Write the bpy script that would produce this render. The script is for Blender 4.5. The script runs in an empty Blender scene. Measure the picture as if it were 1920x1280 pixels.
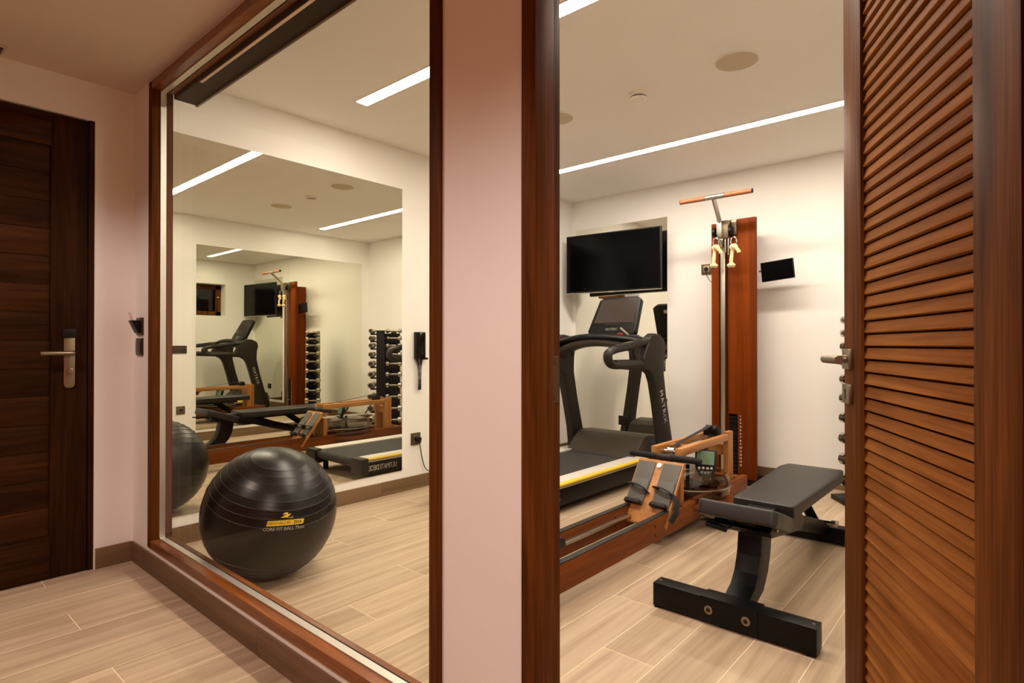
import bpy, bmesh, math, random
from mathutils import Vector, Matrix, Euler

random.seed(7)
SC = bpy.context.scene
COL = SC.collection

# ------------------------------------------------------------------ camera, world, exposure
F_PX = 1086.4                       # focal length in pixels of the 1920x1280 frame
PHI = math.atan(945 / F_PX)         # the partition normal lies this far right of the lens axis
cam_d = bpy.data.cameras.new('camera')
cam = bpy.data.objects.new('camera', cam_d)
COL.objects.link(cam)
cam_d.sensor_width = 36.0
cam_d.lens = 36.0 * F_PX / 1920.0
cam_d.clip_start = 0.05
cam.location = (0, 0, 1.05)
cam.rotation_euler = (math.pi / 2 + math.atan(6 / F_PX), 0, PHI)
SC.camera = cam

world = bpy.data.worlds.new('world')
SC.world = world
world.use_nodes = True
world.node_tree.nodes['Background'].inputs[0].default_value = (0.010, 0.016, 0.03, 1)   # night outside
world.node_tree.nodes['Background'].inputs[1].default_value = 1.0

vs = SC.view_settings
vs.view_transform = 'Standard'
vs.look = 'None'
vs.gamma = 1.0
vs.use_curve_mapping = False
vs.exposure = 0.0

LED_COLOR = (1.0, 0.885, 0.745)
LED_STRENGTH = 82.0
HALL_COLOR = (1.0, 0.79, 0.71)
HALL_POWER = 95.0

cy = SC.cycles
cy.max_bounces = 12
cy.diffuse_bounces = 5
cy.glossy_bounces = 8
cy.transmission_bounces = 8
cy.transparent_max_bounces = 32
cy.sample_clamp_indirect = 6.0
cy.use_denoising = True
cy.blur_glossy = 0.5

# ------------------------------------------------------------------ room dimensions (metres)
XM = -3.32      # gym left wall (large mirror)
XR = 0.10       # gym right wall
YP = 0.921      # hall face of the partition
YI = 1.0        # gym face of the partition
YT = 4.726      # gym back wall (television)
ZC = 2.452      # gym ceiling
ZH = 2.275      # hall ceiling
XE = -3.258     # hall end wall
HB, HR = -1.15, 1.60


# ------------------------------------------------------------------ materials
def lin(c):
    out = []
    for v in c[:3]:
        v = v / 255.0
        out.append(v / 12.92 if v <= 0.04045 else ((v + 0.055) / 1.055) ** 2.4)
    return (out[0], out[1], out[2], 1.0)


def new_mat(name):
    m = bpy.data.materials.new(name)
    m.use_nodes = True
    nt = m.node_tree
    b = nt.nodes['Principled BSDF']
    return m, nt, b


def plain(name, rgb, rough=0.5, metal=0.0, spec=0.5, noise=0.0, nscale=30.0, bump=0.0, coat=0.0):
    m, nt, b = new_mat(name)
    c = lin(rgb)
    b.inputs['Base Color'].default_value = c
    b.inputs['Roughness'].default_value = rough
    b.inputs['Metallic'].default_value = metal
    b.inputs['Specular IOR Level'].default_value = spec
    b.inputs['Coat Weight'].default_value = coat
    if noise or bump:
        tc = nt.nodes.new('ShaderNodeTexCoord')
        nz = nt.nodes.new('ShaderNodeTexNoise')
        nz.inputs['Scale'].default_value = nscale
        nz.inputs['Detail'].default_value = 5
        nt.links.new(tc.outputs['Object'], nz.inputs['Vector'])
        if noise:
            cr = nt.nodes.new('ShaderNodeValToRGB')
            cr.color_ramp.elements[0].color = tuple(v * (1 - noise) for v in c[:3]) + (1,)
            cr.color_ramp.elements[1].color = tuple(min(1, v * (1 + noise)) for v in c[:3]) + (1,)
            cr.color_ramp.elements[0].position = 0.3
            cr.color_ramp.elements[1].position = 0.7
            nt.links.new(nz.outputs['Fac'], cr.inputs['Fac'])
            nt.links.new(cr.outputs['Color'], b.inputs['Base Color'])
        if bump:
            bp = nt.nodes.new('ShaderNodeBump')
            bp.inputs['Strength'].default_value = bump
            bp.inputs['Distance'].default_value = 0.002
            nt.links.new(nz.outputs['Fac'], bp.inputs['Height'])
            nt.links.new(bp.outputs['Normal'], b.inputs['Normal'])
    return m


def wood(name, light, dark, axis='Z', across=14.0, along=1.0, rough=0.42, fine=150.0, vary=0.12, spec=0.5,
         lo=0.32, hi=0.70, streak=0.35):
    """Grain runs along the given local axis; every object gets its own offset and a slight tint."""
    m, nt, b = new_mat(name)
    N, L = nt.nodes, nt.links
    tc = N.new('ShaderNodeTexCoord')
    oi = N.new('ShaderNodeObjectInfo')
    mul = N.new('ShaderNodeVectorMath'); mul.operation = 'SCALE'
    mul.inputs[0].default_value = (17.0, 23.0, 31.0)
    L.new(oi.outputs['Random'], mul.inputs['Scale'])
    add = N.new('ShaderNodeVectorMath'); add.operation = 'ADD'
    L.new(tc.outputs['Object'], add.inputs[0]); L.new(mul.outputs[0], add.inputs[1])

    def mapped(ac, al):
        mp = N.new('ShaderNodeMapping')
        s = [ac, ac, ac]; s['XYZ'.index(axis)] = al
        mp.inputs['Scale'].default_value = s
        L.new(add.outputs[0], mp.inputs['Vector'])
        return mp
    n1 = N.new('ShaderNodeTexNoise')
    n1.inputs['Scale'].default_value = 1.0; n1.inputs['Detail'].default_value = 6
    n1.inputs['Roughness'].default_value = 0.62; n1.inputs['Distortion'].default_value = 0.9
    L.new(mapped(across, along).outputs[0], n1.inputs['Vector'])
    n2 = N.new('ShaderNodeTexNoise')
    n2.inputs['Scale'].default_value = 1.0; n2.inputs['Detail'].default_value = 3
    L.new(mapped(fine, fine * 0.03).outputs[0], n2.inputs['Vector'])
    cr = N.new('ShaderNodeValToRGB')
    cr.color_ramp.elements[0].position = lo; cr.color_ramp.elements[0].color = lin(dark)
    cr.color_ramp.elements[1].position = hi; cr.color_ramp.elements[1].color = lin(light)
    L.new(n1.outputs['Fac'], cr.inputs['Fac'])
    mr = N.new('ShaderNodeMapRange')
    mr.inputs['From Min'].default_value = 0.3; mr.inputs['From Max'].default_value = 0.7
    mr.inputs['To Min'].default_value = 1.0 - streak; mr.inputs['To Max'].default_value = 1.0 + streak * 0.4
    L.new(n2.outputs['Fac'], mr.inputs['Value'])
    vr = N.new('ShaderNodeMapRange')
    vr.inputs['To Min'].default_value = 1.0 - vary; vr.inputs['To Max'].default_value = 1.0 + vary
    L.new(oi.outputs['Random'], vr.inputs['Value'])
    pm = N.new('ShaderNodeMath'); pm.operation = 'MULTIPLY'
    L.new(mr.outputs[0], pm.inputs[0]); L.new(vr.outputs[0], pm.inputs[1])
    sc = N.new('ShaderNodeVectorMath'); sc.operation = 'SCALE'
    L.new(cr.outputs['Color'], sc.inputs[0]); L.new(pm.outputs[0], sc.inputs['Scale'])
    L.new(sc.outputs[0], b.inputs['Base Color'])
    b.inputs['Roughness'].default_value = rough
    b.inputs['Specular IOR Level'].default_value = spec
    bp = N.new('ShaderNodeBump'); bp.inputs['Strength'].default_value = 0.12; bp.inputs['Distance'].default_value = 0.001
    L.new(n2.outputs['Fac'], bp.inputs['Height']); L.new(bp.outputs['Normal'], b.inputs['Normal'])
    return m


def mirror_mat(name, rgb):
    m, nt, b = new_mat(name)
    b.inputs['Base Color'].default_value = rgb
    b.inputs['Metallic'].default_value = 1.0
    b.inputs['Roughness'].default_value = 0.0
    return m


def glass_mat(name, tint=(0.97, 0.975, 0.955, 1), ior=1.42, rough=0.0):
    """clear sheet: what is not mirrored by the surface passes straight through"""
    m = bpy.data.materials.new(name); m.use_nodes = True
    nt = m.node_tree; nt.nodes.clear()
    out = nt.nodes.new('ShaderNodeOutputMaterial')
    mix = nt.nodes.new('ShaderNodeMixShader')
    fr = nt.nodes.new('ShaderNodeFresnel'); fr.inputs['IOR'].default_value = ior
    geo = nt.nodes.new('ShaderNodeNewGeometry')
    inv = nt.nodes.new('ShaderNodeMath'); inv.operation = 'SUBTRACT'; inv.inputs[0].default_value = 1.0
    nt.links.new(geo.outputs['Backfacing'], inv.inputs[1])
    mu = nt.nodes.new('ShaderNodeMath'); mu.operation = 'MULTIPLY'
    nt.links.new(fr.outputs[0], mu.inputs[0]); nt.links.new(inv.outputs[0], mu.inputs[1])
    tr = nt.nodes.new('ShaderNodeBsdfTransparent'); tr.inputs[0].default_value = tint
    gl = nt.nodes.new('ShaderNodeBsdfGlossy'); gl.inputs['Roughness'].default_value = rough
    nt.links.new(mu.outputs[0], mix.inputs[0])
    nt.links.new(tr.outputs[0], mix.inputs[1]); nt.links.new(gl.outputs[0], mix.inputs[2])
    nt.links.new(mix.outputs[0], out.inputs[0])
    return m


def emit_mat(name, rgb, strength):
    m = bpy.data.materials.new(name); m.use_nodes = True
    nt = m.node_tree; nt.nodes.clear()
    out = nt.nodes.new('ShaderNodeOutputMaterial')
    em = nt.nodes.new('ShaderNodeEmission')
    em.inputs[0].default_value = (rgb[0], rgb[1], rgb[2], 1); em.inputs[1].default_value = strength
    nt.links.new(em.outputs[0], out.inputs[0])
    return m


M = {}
M['wall'] = plain('plaster_wall', (238, 235, 230), 0.85, spec=0.2, noise=0.015, nscale=3.0, bump=0.02)
M['ceil'] = plain('plaster_ceiling', (238, 235, 230), 0.9, spec=0.15)
M['hallbounce'] = plain('hall_bounce_plaster', (146, 84, 54), 0.85, spec=0.2)  # for the unseen hall walls; brown invented to warm the bounced light
M['hallceil'] = plain('hall_ceiling_shaded', (214, 198, 184), 0.9, spec=0.15)  # the white ceiling again, with the hall's dimness put into the colour
M['plank'] = wood('wood_look_tile', (199, 177, 150), (162, 138, 112), 'Y', across=14, along=0.7, rough=0.42, fine=60, vary=0.06, spec=0.3, streak=0.10)
M['grout'] = plain('pale_grout', (226, 206, 174), 0.9)
M['skirt'] = wood('skirting_tile', (132, 105, 76), (98, 75, 52), 'Y', across=10, along=0.8, rough=0.5, fine=60, vary=0.06, streak=0.12, spec=0.3)
M['skirtx'] = wood('skirting_tile_x', (132, 105, 76), (98, 75, 52), 'X', across=10, along=0.8, rough=0.5, fine=60, vary=0.06, streak=0.12, spec=0.3)
M['oakz'] = wood('stained_oak_upright', (120, 70, 28), (62, 31, 10), 'Z', across=16, along=0.9, rough=0.5, spec=0.04)
M['oakx'] = wood('stained_oak_level', (156, 90, 36), (98, 50, 16), 'X', across=16, along=0.9, rough=0.3, spec=0.5)
M['slat'] = wood('louvre_slat_wood', (170, 112, 58), (134, 82, 38), 'X', across=22, along=1.2, rough=0.6, vary=0.08, spec=0.03, streak=0.22)
M['doorz'] = wood('dark_door_upright', (62, 34, 13), (34, 16, 5), 'Z', across=14, along=0.9, rough=0.55, spec=0.06)
M['doory'] = wood('dark_door_board', (68, 37, 14), (36, 17, 5), 'Y', across=14, along=0.9, rough=0.55, spec=0.06, vary=0.2)
M['towerz'] = wood('tower_cherry', (128, 58, 10), (92, 36, 4), 'Z', across=12, along=0.5, rough=0.5, spec=0.08, vary=0.02, streak=0.15)
M['ashy'] = wood('rower_ash_y', (196, 136, 72), (154, 98, 46), 'Y', across=16, along=1, rough=0.4, vary=0.05, streak=0.15)
M['ashz'] = wood('rower_ash_z', (190, 130, 68), (148, 92, 44), 'Z', across=16, along=1, rough=0.4, vary=0.05, streak=0.15)
M['raily'] = wood('rower_rail', (134, 72, 28), (86, 42, 14), 'Y', across=16, along=0.8, spec=0.12, rough=0.45, vary=0.05, streak=0.2)
M['gripx'] = wood('bar_grip_wood', (172, 108, 70), (146, 86, 52), 'X', across=30, along=2, rough=0.4, vary=0.02, streak=0.15)
M['alu'] = plain('brushed_aluminium', (196, 190, 178), 0.32, 1.0)
M['spacer'] = plain('spacer_aluminium', (232, 228, 220), 0.45, 0.9)
M['steel'] = plain('polished_steel', (205, 200, 190), 0.14, 1.0)
M['nickel'] = plain('satin_nickel', (150, 136, 116), 0.36, 1.0)
M['bronze'] = plain('bronze_plate', (104, 84, 58), 0.42, 0.7)
M['darkplate'] = plain('dark_bronze_plate', (58, 46, 34), 0.4, 0.5)
M['black'] = plain('black_plastic', (11, 10, 9), 0.45, spec=0.3)
M['blackpaint'] = plain('black_powder_coat', (7, 6, 6), 0.4, spec=0.2)
M['rubber'] = plain('black_rubber', (20, 19, 18), 0.7, spec=0.3)
M['gloss'] = plain('black_gloss', (4, 4, 5), 0.16, spec=0.12)
M['screen'] = plain('dark_screen', (58, 51, 47), 0.2, spec=0.4)
M['lcd'] = plain('grey_green_lcd', (112, 138, 112), 0.3)
M['charcoal'] = plain('charcoal_plastic', (40, 36, 30), 0.45, spec=0.3)
M['hoodgrey'] = plain('warm_grey_cowl', (70, 62, 53), 0.45, spec=0.3)
M['beltm'] = plain('running_belt', (44, 41, 38), 0.8, noise=0.06, nscale=200)
M['railgrey'] = plain('light_grey_foot_rail', (206, 200, 190), 0.5)
M['yellow'] = plain('yellow_stripe', (226, 192, 52), 0.45)
M['white'] = plain('white_plastic', (232, 226, 216), 0.4)
M['offwhite'] = plain('off_white_print', (196, 190, 180), 0.5)
M['greyprint'] = plain('grey_print', (120, 116, 110), 0.5)
M['pad'] = plain('bench_vinyl', (28, 24, 21), 0.45, spec=0.5, noise=0.05, nscale=80, bump=0.05)
M['rope'] = plain('cotton_rope', (226, 204, 156), 0.85, noise=0.12, nscale=120, bump=0.3)
M['ball'] = plain('ball_rubber', (10, 8, 7), 0.33, spec=0.42, noise=0.04, nscale=14)
M['ballgroove'] = plain('ball_ring_rubber', (52, 48, 42), 0.4)
M['red'] = plain('red_button', (170, 44, 34), 0.4)
M['speaker'] = plain('speaker_grille', (196, 182, 156), 0.8, noise=0.05, nscale=400)
M['chrome'] = plain('chrome_head', (200, 194, 182), 0.22, 1.0)
M['soffit'] = plain('dark_bronze_box', (38, 24, 14), 0.6, spec=0.15)
M['pale'] = plain('pale_light_slit', (226, 206, 184), 0.8)
M['strap'] = plain('black_strap', (24, 23, 22), 0.85)
M['footgrey'] = plain('grey_foot_plate', (84, 80, 74), 0.55)
M['mirror'] = mirror_mat('silvered_mirror', (0.86, 0.865, 0.775, 1))
M['glass'] = glass_mat('window_glass', (0.999, 0.999, 0.984, 1), 1.11)
M['tank'] = glass_mat('smoky_tank', (0.72, 0.67, 0.63, 1), 1.5)
M['water'] = glass_mat('tank_water', (0.78, 0.74, 0.70, 1), 1.2)
M['led'] = emit_mat('led_diffuser', LED_COLOR, LED_STRENGTH)
M['lampglow'] = emit_mat('downlight_glow', HALL_COLOR, 6.0)
M['night'] = glass_mat('night_glass', (0.5, 0.55, 0.6, 1), 1.5)

# ------------------------------------------------------------------ mesh tools
WORLD = {}      # object name -> world matrix of its frame


class MB:
    def __init__(self):
        self.bm = bmesh.new()

    def _take(self, bm2, mat4=None):
        if mat4 is not None:
            bmesh.ops.transform(bm2, matrix=mat4, verts=bm2.verts)
        me = bpy.data.meshes.new('tmp')
        bm2.to_mesh(me); bm2.free()
        self.bm.from_mesh(me)
        bpy.data.meshes.remove(me)
        return self

    def box(self, x0, x1, y0, y1, z0, z1, bev=0.0, seg=2, rot=None, mat4=None):
        b = bmesh.new()
        bmesh.ops.create_cube(b, size=1.0)
        for v in b.verts:
            v.co = Vector((v.co.x * abs(x1 - x0), v.co.y * abs(y1 - y0), v.co.z * abs(z1 - z0)))
        if bev:
            bmesh.ops.bevel(b, geom=list(b.edges), offset=bev, segments=seg, affect='EDGES', profile=0.6)
        m4 = Matrix.Translation(((x0 + x1) / 2, (y0 + y1) / 2, (z0 + z1) / 2))
        if rot is not None:
            m4 = m4 @ Euler(rot).to_matrix().to_4x4()
        if mat4 is not None:
            m4 = mat4 @ m4
        return self._take(b, m4)

    def prism(self, poly, axis, a, b_, bev=0.0, seg=2, mat4=None):
        """polygon in the two other axes (in xyz order) extruded from a to b_ along axis"""
        b = bmesh.new()
        k = 'XYZ'.index(axis)

        def pt(p, t):
            c = list(p); c.insert(k, t); return Vector(c)
        v0 = [b.verts.new(pt(p, a)) for p in poly]
        v1 = [b.verts.new(pt(p, b_)) for p in poly]
        n = len(poly)
        b.faces.new(v0); b.faces.new(v1[::-1])
        for i in range(n):
            b.faces.new([v0[i], v1[i], v1[(i + 1) % n], v0[(i + 1) % n]])
        bmesh.ops.recalc_face_normals(b, faces=b.faces)
        if bev:
            bmesh.ops.bevel(b, geom=list(b.edges), offset=bev, segments=seg, affect='EDGES', profile=0.6, clamp_overlap=True)
        return self._take(b, mat4)

    def tube(self, pts, r, seg=12, closed=False, flat=(1.0, 1.0), up=None, caps=True, mat4=None):
        """round (or flattened) section swept along pts; r a number or one per point"""
        pts = [Vector(p) for p in pts]
        n = len(pts)
        rs = [r] * n if isinstance(r, (int, float)) else list(r)
        b = bmesh.new()
        rings = []
        prev = None
        for i, p in enumerate(pts):
            if closed:
                t = (pts[(i + 1) % n] - pts[i - 1]).normalized()
            else:
                t = (pts[min(i + 1, n - 1)] - pts[max(i - 1, 0)]).normalized()
            if prev is None:
                ref = Vector(up) if up else (Vector((0, 0, 1)) if abs(t.z) < 0.9 else Vector((1, 0, 0)))
            else:
                ref = Vector(up) if up else prev
            a = (ref - t * ref.dot(t))
            if a.length < 1e-6:
                a = Vector((1, 0, 0)) - t * t.x
            a.normalize()
            prev = a
            c = t.cross(a)
            rings.append([b.verts.new(p + (a * math.cos(w) * flat[0] + c * math.sin(w) * flat[1]) * rs[i])
                          for w in (2 * math.pi * j / seg for j in range(seg))])
        for i in range(n if closed else n - 1):
            r0, r1 = rings[i], rings[(i + 1) % n]
            for j in range(seg):
                b.faces.new([r0[j], r0[(j + 1) % seg], r1[(j + 1) % seg], r1[j]])
        if caps and not closed:
            b.faces.new(rings[0][::-1]); b.faces.new(rings[-1])
        bmesh.ops.recalc_face_normals(b, faces=b.faces)
        return self._take(b, mat4)

    def cyl(self, p0, p1, r, seg=20, r1=None, bev=0.0):
        p0, p1 = Vector(p0), Vector(p1)
        rr = r if r1 is None else r1
        if bev:
            d = (p1 - p0).normalized()
            return self.tube([p0, p0 + d * bev * 0.3, p0 + d * bev, p1 - d * bev, p1 - d * bev * 0.3, p1],
                             [r - bev, r - bev * 0.3, r, rr, rr - bev * 0.3, rr - bev], seg)
        return self.tube([p0, p1], [r, rr], seg)

    def lathe(self, prof, center=(0, 0, 0), seg=32, mat4=None):
        """profile of (radius, height) turned about the vertical"""
        b = bmesh.new()
        rings = []
        for (r, z) in prof:
            if r < 1e-6:
                rings.append([b.verts.new((0, 0, z))])
            else:
                rings.append([b.verts.new((r * math.cos(2 * math.pi * j / seg), r * math.sin(2 * math.pi * j / seg), z)) for j in range(seg)])
        for i in range(len(rings) - 1):
            a, c = rings[i], rings[i + 1]
            for j in range(seg):
                k = (j + 1) % seg
                if len(a) == 1 and len(c) == 1:
                    continue
                if len(a) == 1:
                    b.faces.new([a[0], c[j], c[k]])
                elif len(c) == 1:
                    b.faces.new([a[j], c[0], a[k]])
                else:
                    b.faces.new([a[j], c[j], c[k], a[k]])
        bmesh.ops.recalc_face_normals(b, faces=b.faces)
        m4 = Matrix.Translation(center)
        if mat4 is not None:
            m4 = m4 @ mat4
        return self._take(b, m4)

    def ball(self, c, r, seg=20, sc=(1, 1, 1)):
        b = bmesh.new()
        bmesh.ops.create_uvsphere(b, u_segments=seg, v_segments=max(8, seg // 2), radius=r)
        return self._take(b, Matrix.Translation(c) @ Matrix.Diagonal((sc[0], sc[1], sc[2], 1)))

    def mesh(self, name, smooth=35.0):
        me = bpy.data.meshes.new(name)
        self.bm.to_mesh(me); self.bm.free()
        for p in me.polygons:
            p.use_smooth = True
        me.set_sharp_from_angle(angle=math.radians(smooth))
        return me

    def build(self, name, mat, parent=None, world=True, smooth=35.0, loc=None):
        """links what was collected as one mesh object; world: points were given in room coordinates"""
        if world and parent is not None and parent in WORLD:
            bmesh.ops.transform(self.bm, matrix=WORLD[parent].inverted(), verts=self.bm.verts)
        if loc is not None:
            bmesh.ops.translate(self.bm, verts=self.bm.verts, vec=-Vector(loc))
        me = self.mesh(name, smooth)
        me.materials.append(mat if not isinstance(mat, str) else M[mat])
        return place(name, me, parent, loc)


def place(name, me, parent=None, loc=None, rot=None):
    o = bpy.data.objects.new(name, me)
    COL.objects.link(o)
    if loc is not None:
        o.location = loc
    if rot is not None:
        o.rotation_euler = rot
    if parent is not None:
        o.parent = parent
        if parent in WORLD:
            WORLD[o] = WORLD[parent]
    return o


def tag(o, label, cat, group=None):
    o['label'] = label
    o['category'] = cat
    if group:
        o['group'] = group
    return o


def thing(name, label, cat, loc=(0, 0, 0), rotz=0.0, group=None):
    o = bpy.data.objects.new(name, None)
    o.empty_display_size = 0.1
    COL.objects.link(o)
    o.location = loc
    o.rotation_euler = (0, 0, rotz)
    WORLD[o] = Matrix.Translation(loc) @ Matrix.Rotation(rotz, 4, 'Z')
    return tag(o, label, cat, group)


def struct(o):
    o['kind'] = 'structure'
    return o


def struct_empty(name, loc=(0, 0, 0), rotz=0.0):
    o = bpy.data.objects.new(name, None)
    COL.objects.link(o)
    o.location = loc
    o.rotation_euler = (0, 0, rotz)
    WORLD[o] = Matrix.Translation(loc) @ Matrix.Rotation(rotz, 4, 'Z')
    return struct(o)


def copy_tree(o, parent=None):
    c = o.copy()
    COL.objects.link(c)
    if parent is not None:
        c.parent = parent
    for ch in list(o.children):
        copy_tree(ch, c)
    return c


def lettering(name, text, size, mat, parent, mat4, extrude=0.0006, align='CENTER', spacing=1.0, bold=0.0, world=True, warp=None):
    cu = bpy.data.curves.new(name, 'FONT')
    cu.body = text
    cu.size = size
    cu.align_x = align
    cu.align_y = 'CENTER'
    cu.extrude = extrude
    cu.offset = bold
    cu.space_character = spacing
    cu.resolution_u = 2
    ob = bpy.data.objects.new(name, cu)
    me = bpy.data.meshes.new_from_object(ob)
    bpy.data.objects.remove(ob); bpy.data.curves.remove(cu)
    if warp:
        for v in me.vertices:
            v.co = warp(v.co)
    else:
        m4 = mat4
        if world and parent in WORLD:
            m4 = WORLD[parent].inverted() @ mat4
        me.transform(m4)
    me.materials.append(M[mat])
    return place(name, me, parent)


def frame(o, x, y):
    """matrix with the given origin and x (reading) and y (up) directions"""
    x = Vector(x).normalized(); y = Vector(y).normalized(); z = x.cross(y)
    return Matrix(((x.x, y.x, z.x, o[0]), (x.y, y.y, z.y, o[1]), (x.z, y.z, z.z, o[2]), (0, 0, 0, 1)))


def arc(c, r, a0, a1, n):
    return [(c[0] + r * math.cos(math.radians(a0 + (a1 - a0) * i / n)), c[1] + r * math.sin(math.radians(a0 + (a1 - a0) * i / n))) for i in range(n + 1)]


def spline(pts, n=8):
    """smooth path through pts"""
    P = [Vector(p) for p in pts]
    P = [P[0] * 2 - P[1]] + P + [P[-1] * 2 - P[-2]]
    out = []
    for i in range(1, len(P) - 2):
        a, b, c, d = P[i - 1:i + 3]
        for j in range(n):
            t = j / n
            out.append(0.5 * ((2 * b) + (c - a) * t + (2 * a - 5 * b + 4 * c - d) * t * t + (3 * b - a - 3 * c + d) * t ** 3))
    out.append(P[-2])
    return out


# ================================================================== SETTING
# ---- floor: wood-look tiles in a one-third bond
fl = struct(MB().box(XM - 0.1, HR + 0.05, HB - 0.05, YT + 0.1, -0.10, -0.0005).build('floor', 'grout'))
PW, PL, G = 0.19, 1.16, 0.0025
plank_cache = {}


def plank(x0, x1, y0, y1):
    w, l = round(x1 - x0, 4), round(y1 - y0, 4)
    if w < 0.02 or l < 0.02:
        return
    if (w, l) not in plank_cache:
        me = MB().box(-w / 2, w / 2, -l / 2, l / 2, -0.012, 0.0, bev=0.0008, seg=1).mesh('plank')
        me.materials.append(M['plank'])
        plank_cache[(w, l)] = me
    place('plank', plank_cache[(w, l)], fl, ((x0 + x1) / 2, (y0 + y1) / 2, 0))


for c in range(-13, 14):
    x1, x0 = -0.705 - PW * c, -0.705 - PW * (c + 1)
    y_j = {1: 0.573, 2: 0.965, 0: 1.335}[c % 3]
    # pieces of this row; only the hall runs past the gym's right wall
    xa, xb = max(x0, XM), min(x1, HR)
    ymax = YT if x0 < XR else YI
    y = y_j - 3 * PL
    while y < ymax:
        ya, yb = max(y, HB), min(y + PL, ymax)
        if yb - ya > 0.03:
            plank(xa + G / 2, xb - G / 2, ya + G / 2, yb - G / 2)
        y += PL

# ---- walls
w = MB()
wy0, wy1, wz0, wz1 = 3.36, 4.234, 1.537, 2.07
w.box(XM - 0.3, XM, YP, wy0, 0, ZC + 0.1); w.box(XM - 0.3, XM, wy1, YT, 0, ZC + 0.1)
w.box(XM - 0.3, XM, wy0, wy1, 0, wz0); w.box(XM - 0.3, XM, wy0, wy1, wz1, ZC + 0.1)
struct(w.build('wall_left', 'wall'))
struct(MB().box(XM - 0.2, XR + 0.2, YT, YT + 0.12, 0, ZC + 0.1).build('wall_back', 'wall'))
struct(MB().box(XR, XR + 0.12, YI, YT, 0, ZC + 0.1).build('wall_right', 'wall'))
WX0, WX1, WZ0, WZ1 = -3.03, -1.021, 0.118, 2.262      # window opening
DX0, DX1, DZ = -0.772, 0.050, 2.12                   # door opening
w = MB()
w.box(XM, WX0, YP + 0.003, YI, 0, ZC + 0.1)
w.box(WX0, WX1, YP + 0.003, YI, 0, WZ0); w.box(WX0, WX1, YP + 0.003, YI, WZ1, ZC + 0.1)
w.box(WX1, DX0, YP + 0.003, YI, 0, ZC + 0.1)
w.box(DX0, DX1, YP + 0.003, YI, DZ, ZC + 0.1)
w.box(DX1, HR, YP + 0.003, YI, 0, ZC + 0.1)
struct(w.build('wall_front', 'wall'))
D1A, D1B, D1Z = -0.165, 0.764, 2.098                   # hall door opening along y
w = MB()
w.box(XE - 0.12, XE, HB, D1A, 0, ZH + 0.05); w.box(XE - 0.12, XE, D1B, YP + 0.003, 0, ZH + 0.05)
w.box(XE - 0.12, XE, D1A, D1B, D1Z, ZH + 0.05)
w.box(XE - 0.14, XE - 0.12, D1A, D1B, 0, D1Z)
struct(w.build('wall_end', 'wall'))
struct(MB().box(XE - 0.12, HR + 0.1, HB - 0.1, HB, 0, ZH + 0.05).build('wall_hall_back', 'hallbounce'))
struct(MB().box(HR, HR + 0.1, HB, YI, 0, ZH + 0.05).build('wall_hall_right', 'hallbounce'))
struct(MB().box(XM - 0.1, XR + 0.1, YI, YT + 0.1, ZC, ZC + 0.1).build('ceiling', 'ceil'))
struct(MB().box(XE - 0.12, HR + 0.1, HB - 0.1, YP + 0.003, ZH, ZH + 0.1).build('ceiling_hall', 'hallceil'))


# ---- baseboards: rows of skirting tiles
def skirt(name, axis, fixed, side, a, b, joints, h=0.095, t=0.009):
    ba = MB()
    if axis == 'Y':
        ba.box(fixed, fixed + side * t * 0.6, a, b, 0, h - 0.002)
    else:
        ba.box(a, b, fixed, fixed + side * t * 0.6, 0, h - 0.002)
    o = struct(ba.build(name, 'grout'))
    WORLD[o] = Matrix.Identity(4)
    cuts = [a] + [j for j in joints if a < j < b] + [b]
    for p, q in zip(cuts[:-1], cuts[1:]):
        m = MB()
        if axis == 'Y':
            m.box(fixed, fixed + side * t, p + 0.001, q - 0.001, 0.0008, h, bev=0.0008, seg=1)
            m.build('tile', 'skirt', o, loc=(fixed, (p + q) / 2, 0))
        else:
            m.box(p + 0.001, q - 0.001, fixed, fixed + side * t, 0.0008, h, bev=0.0008, seg=1)
            m.build('tile', 'skirtx', o, loc=((p + q) / 2, fixed, 0))


skirt('baseboard_left', 'Y', XM, 1, YI, YT, [1.278, 2.438, 3.598])
skirt('baseboard_back', 'X', YT, -1, XM + 0.01, XR, [-2.4, -1.24, -0.08])
skirt('baseboard_right', 'Y', XR, -1, YI, YT - 0.01, [1.7, 2.86, 4.02])
skirt('baseboard_front', 'X', YI, 1, XM + 0.01, DX0 - 0.01, [-2.2, -1.04])
skirt('baseboard_hall', 'X', YP + 0.003, -1, XE + 0.01, DX0, [-3.097, -1.937, -0.777])
skirt('baseboard_end', 'Y', XE, 1, D1B + 0.004, YP, [])

# ---- window_1: timber frame, double glazing with aluminium spacer
win = struct_empty('window_1', ((WX0 + WX1) / 2, YP, WZ0))
F0, F1 = YP - 0.004, 1.007
fw = 0.042
MB().box(WX0, WX0 + fw, F0, F1, WZ0, WZ1, bev=0.0015).build('jamb', 'oakz', win)
MB().box(WX1 - 0.040, WX1, F0, F1, WZ0, WZ1, bev=0.0015).build('jamb', 'oakz', win)
MB().box(WX0 + fw, WX1 - 0.040, F0, F1, WZ1 - 0.038, WZ1, bev=0.0015).build('head', 'oakx', win)
MB().box(WX0 + fw, WX1 - 0.040, F0, F1, WZ0, WZ0 + 0.036, bev=0.0015).build('sill', 'oakx', win)
ix0, ix1, iz0, iz1 = WX0 + fw, WX1 - 0.040, WZ0 + 0.036, WZ1 - 0.038
P0, P1 = 0.953, 0.977
s = MB()
s.box(ix0, ix1, P0, P1, iz0, iz0 + 0.004); s.box(ix0, ix1, P0, P1, iz1 - 0.004, iz1)
s.box(ix0, ix0 + 0.004, P0, P1, iz0, iz1); s.box(ix1 - 0.004, ix1, P0, P1, iz0, iz1)
s.build('spacer', 'spacer', win)
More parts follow.
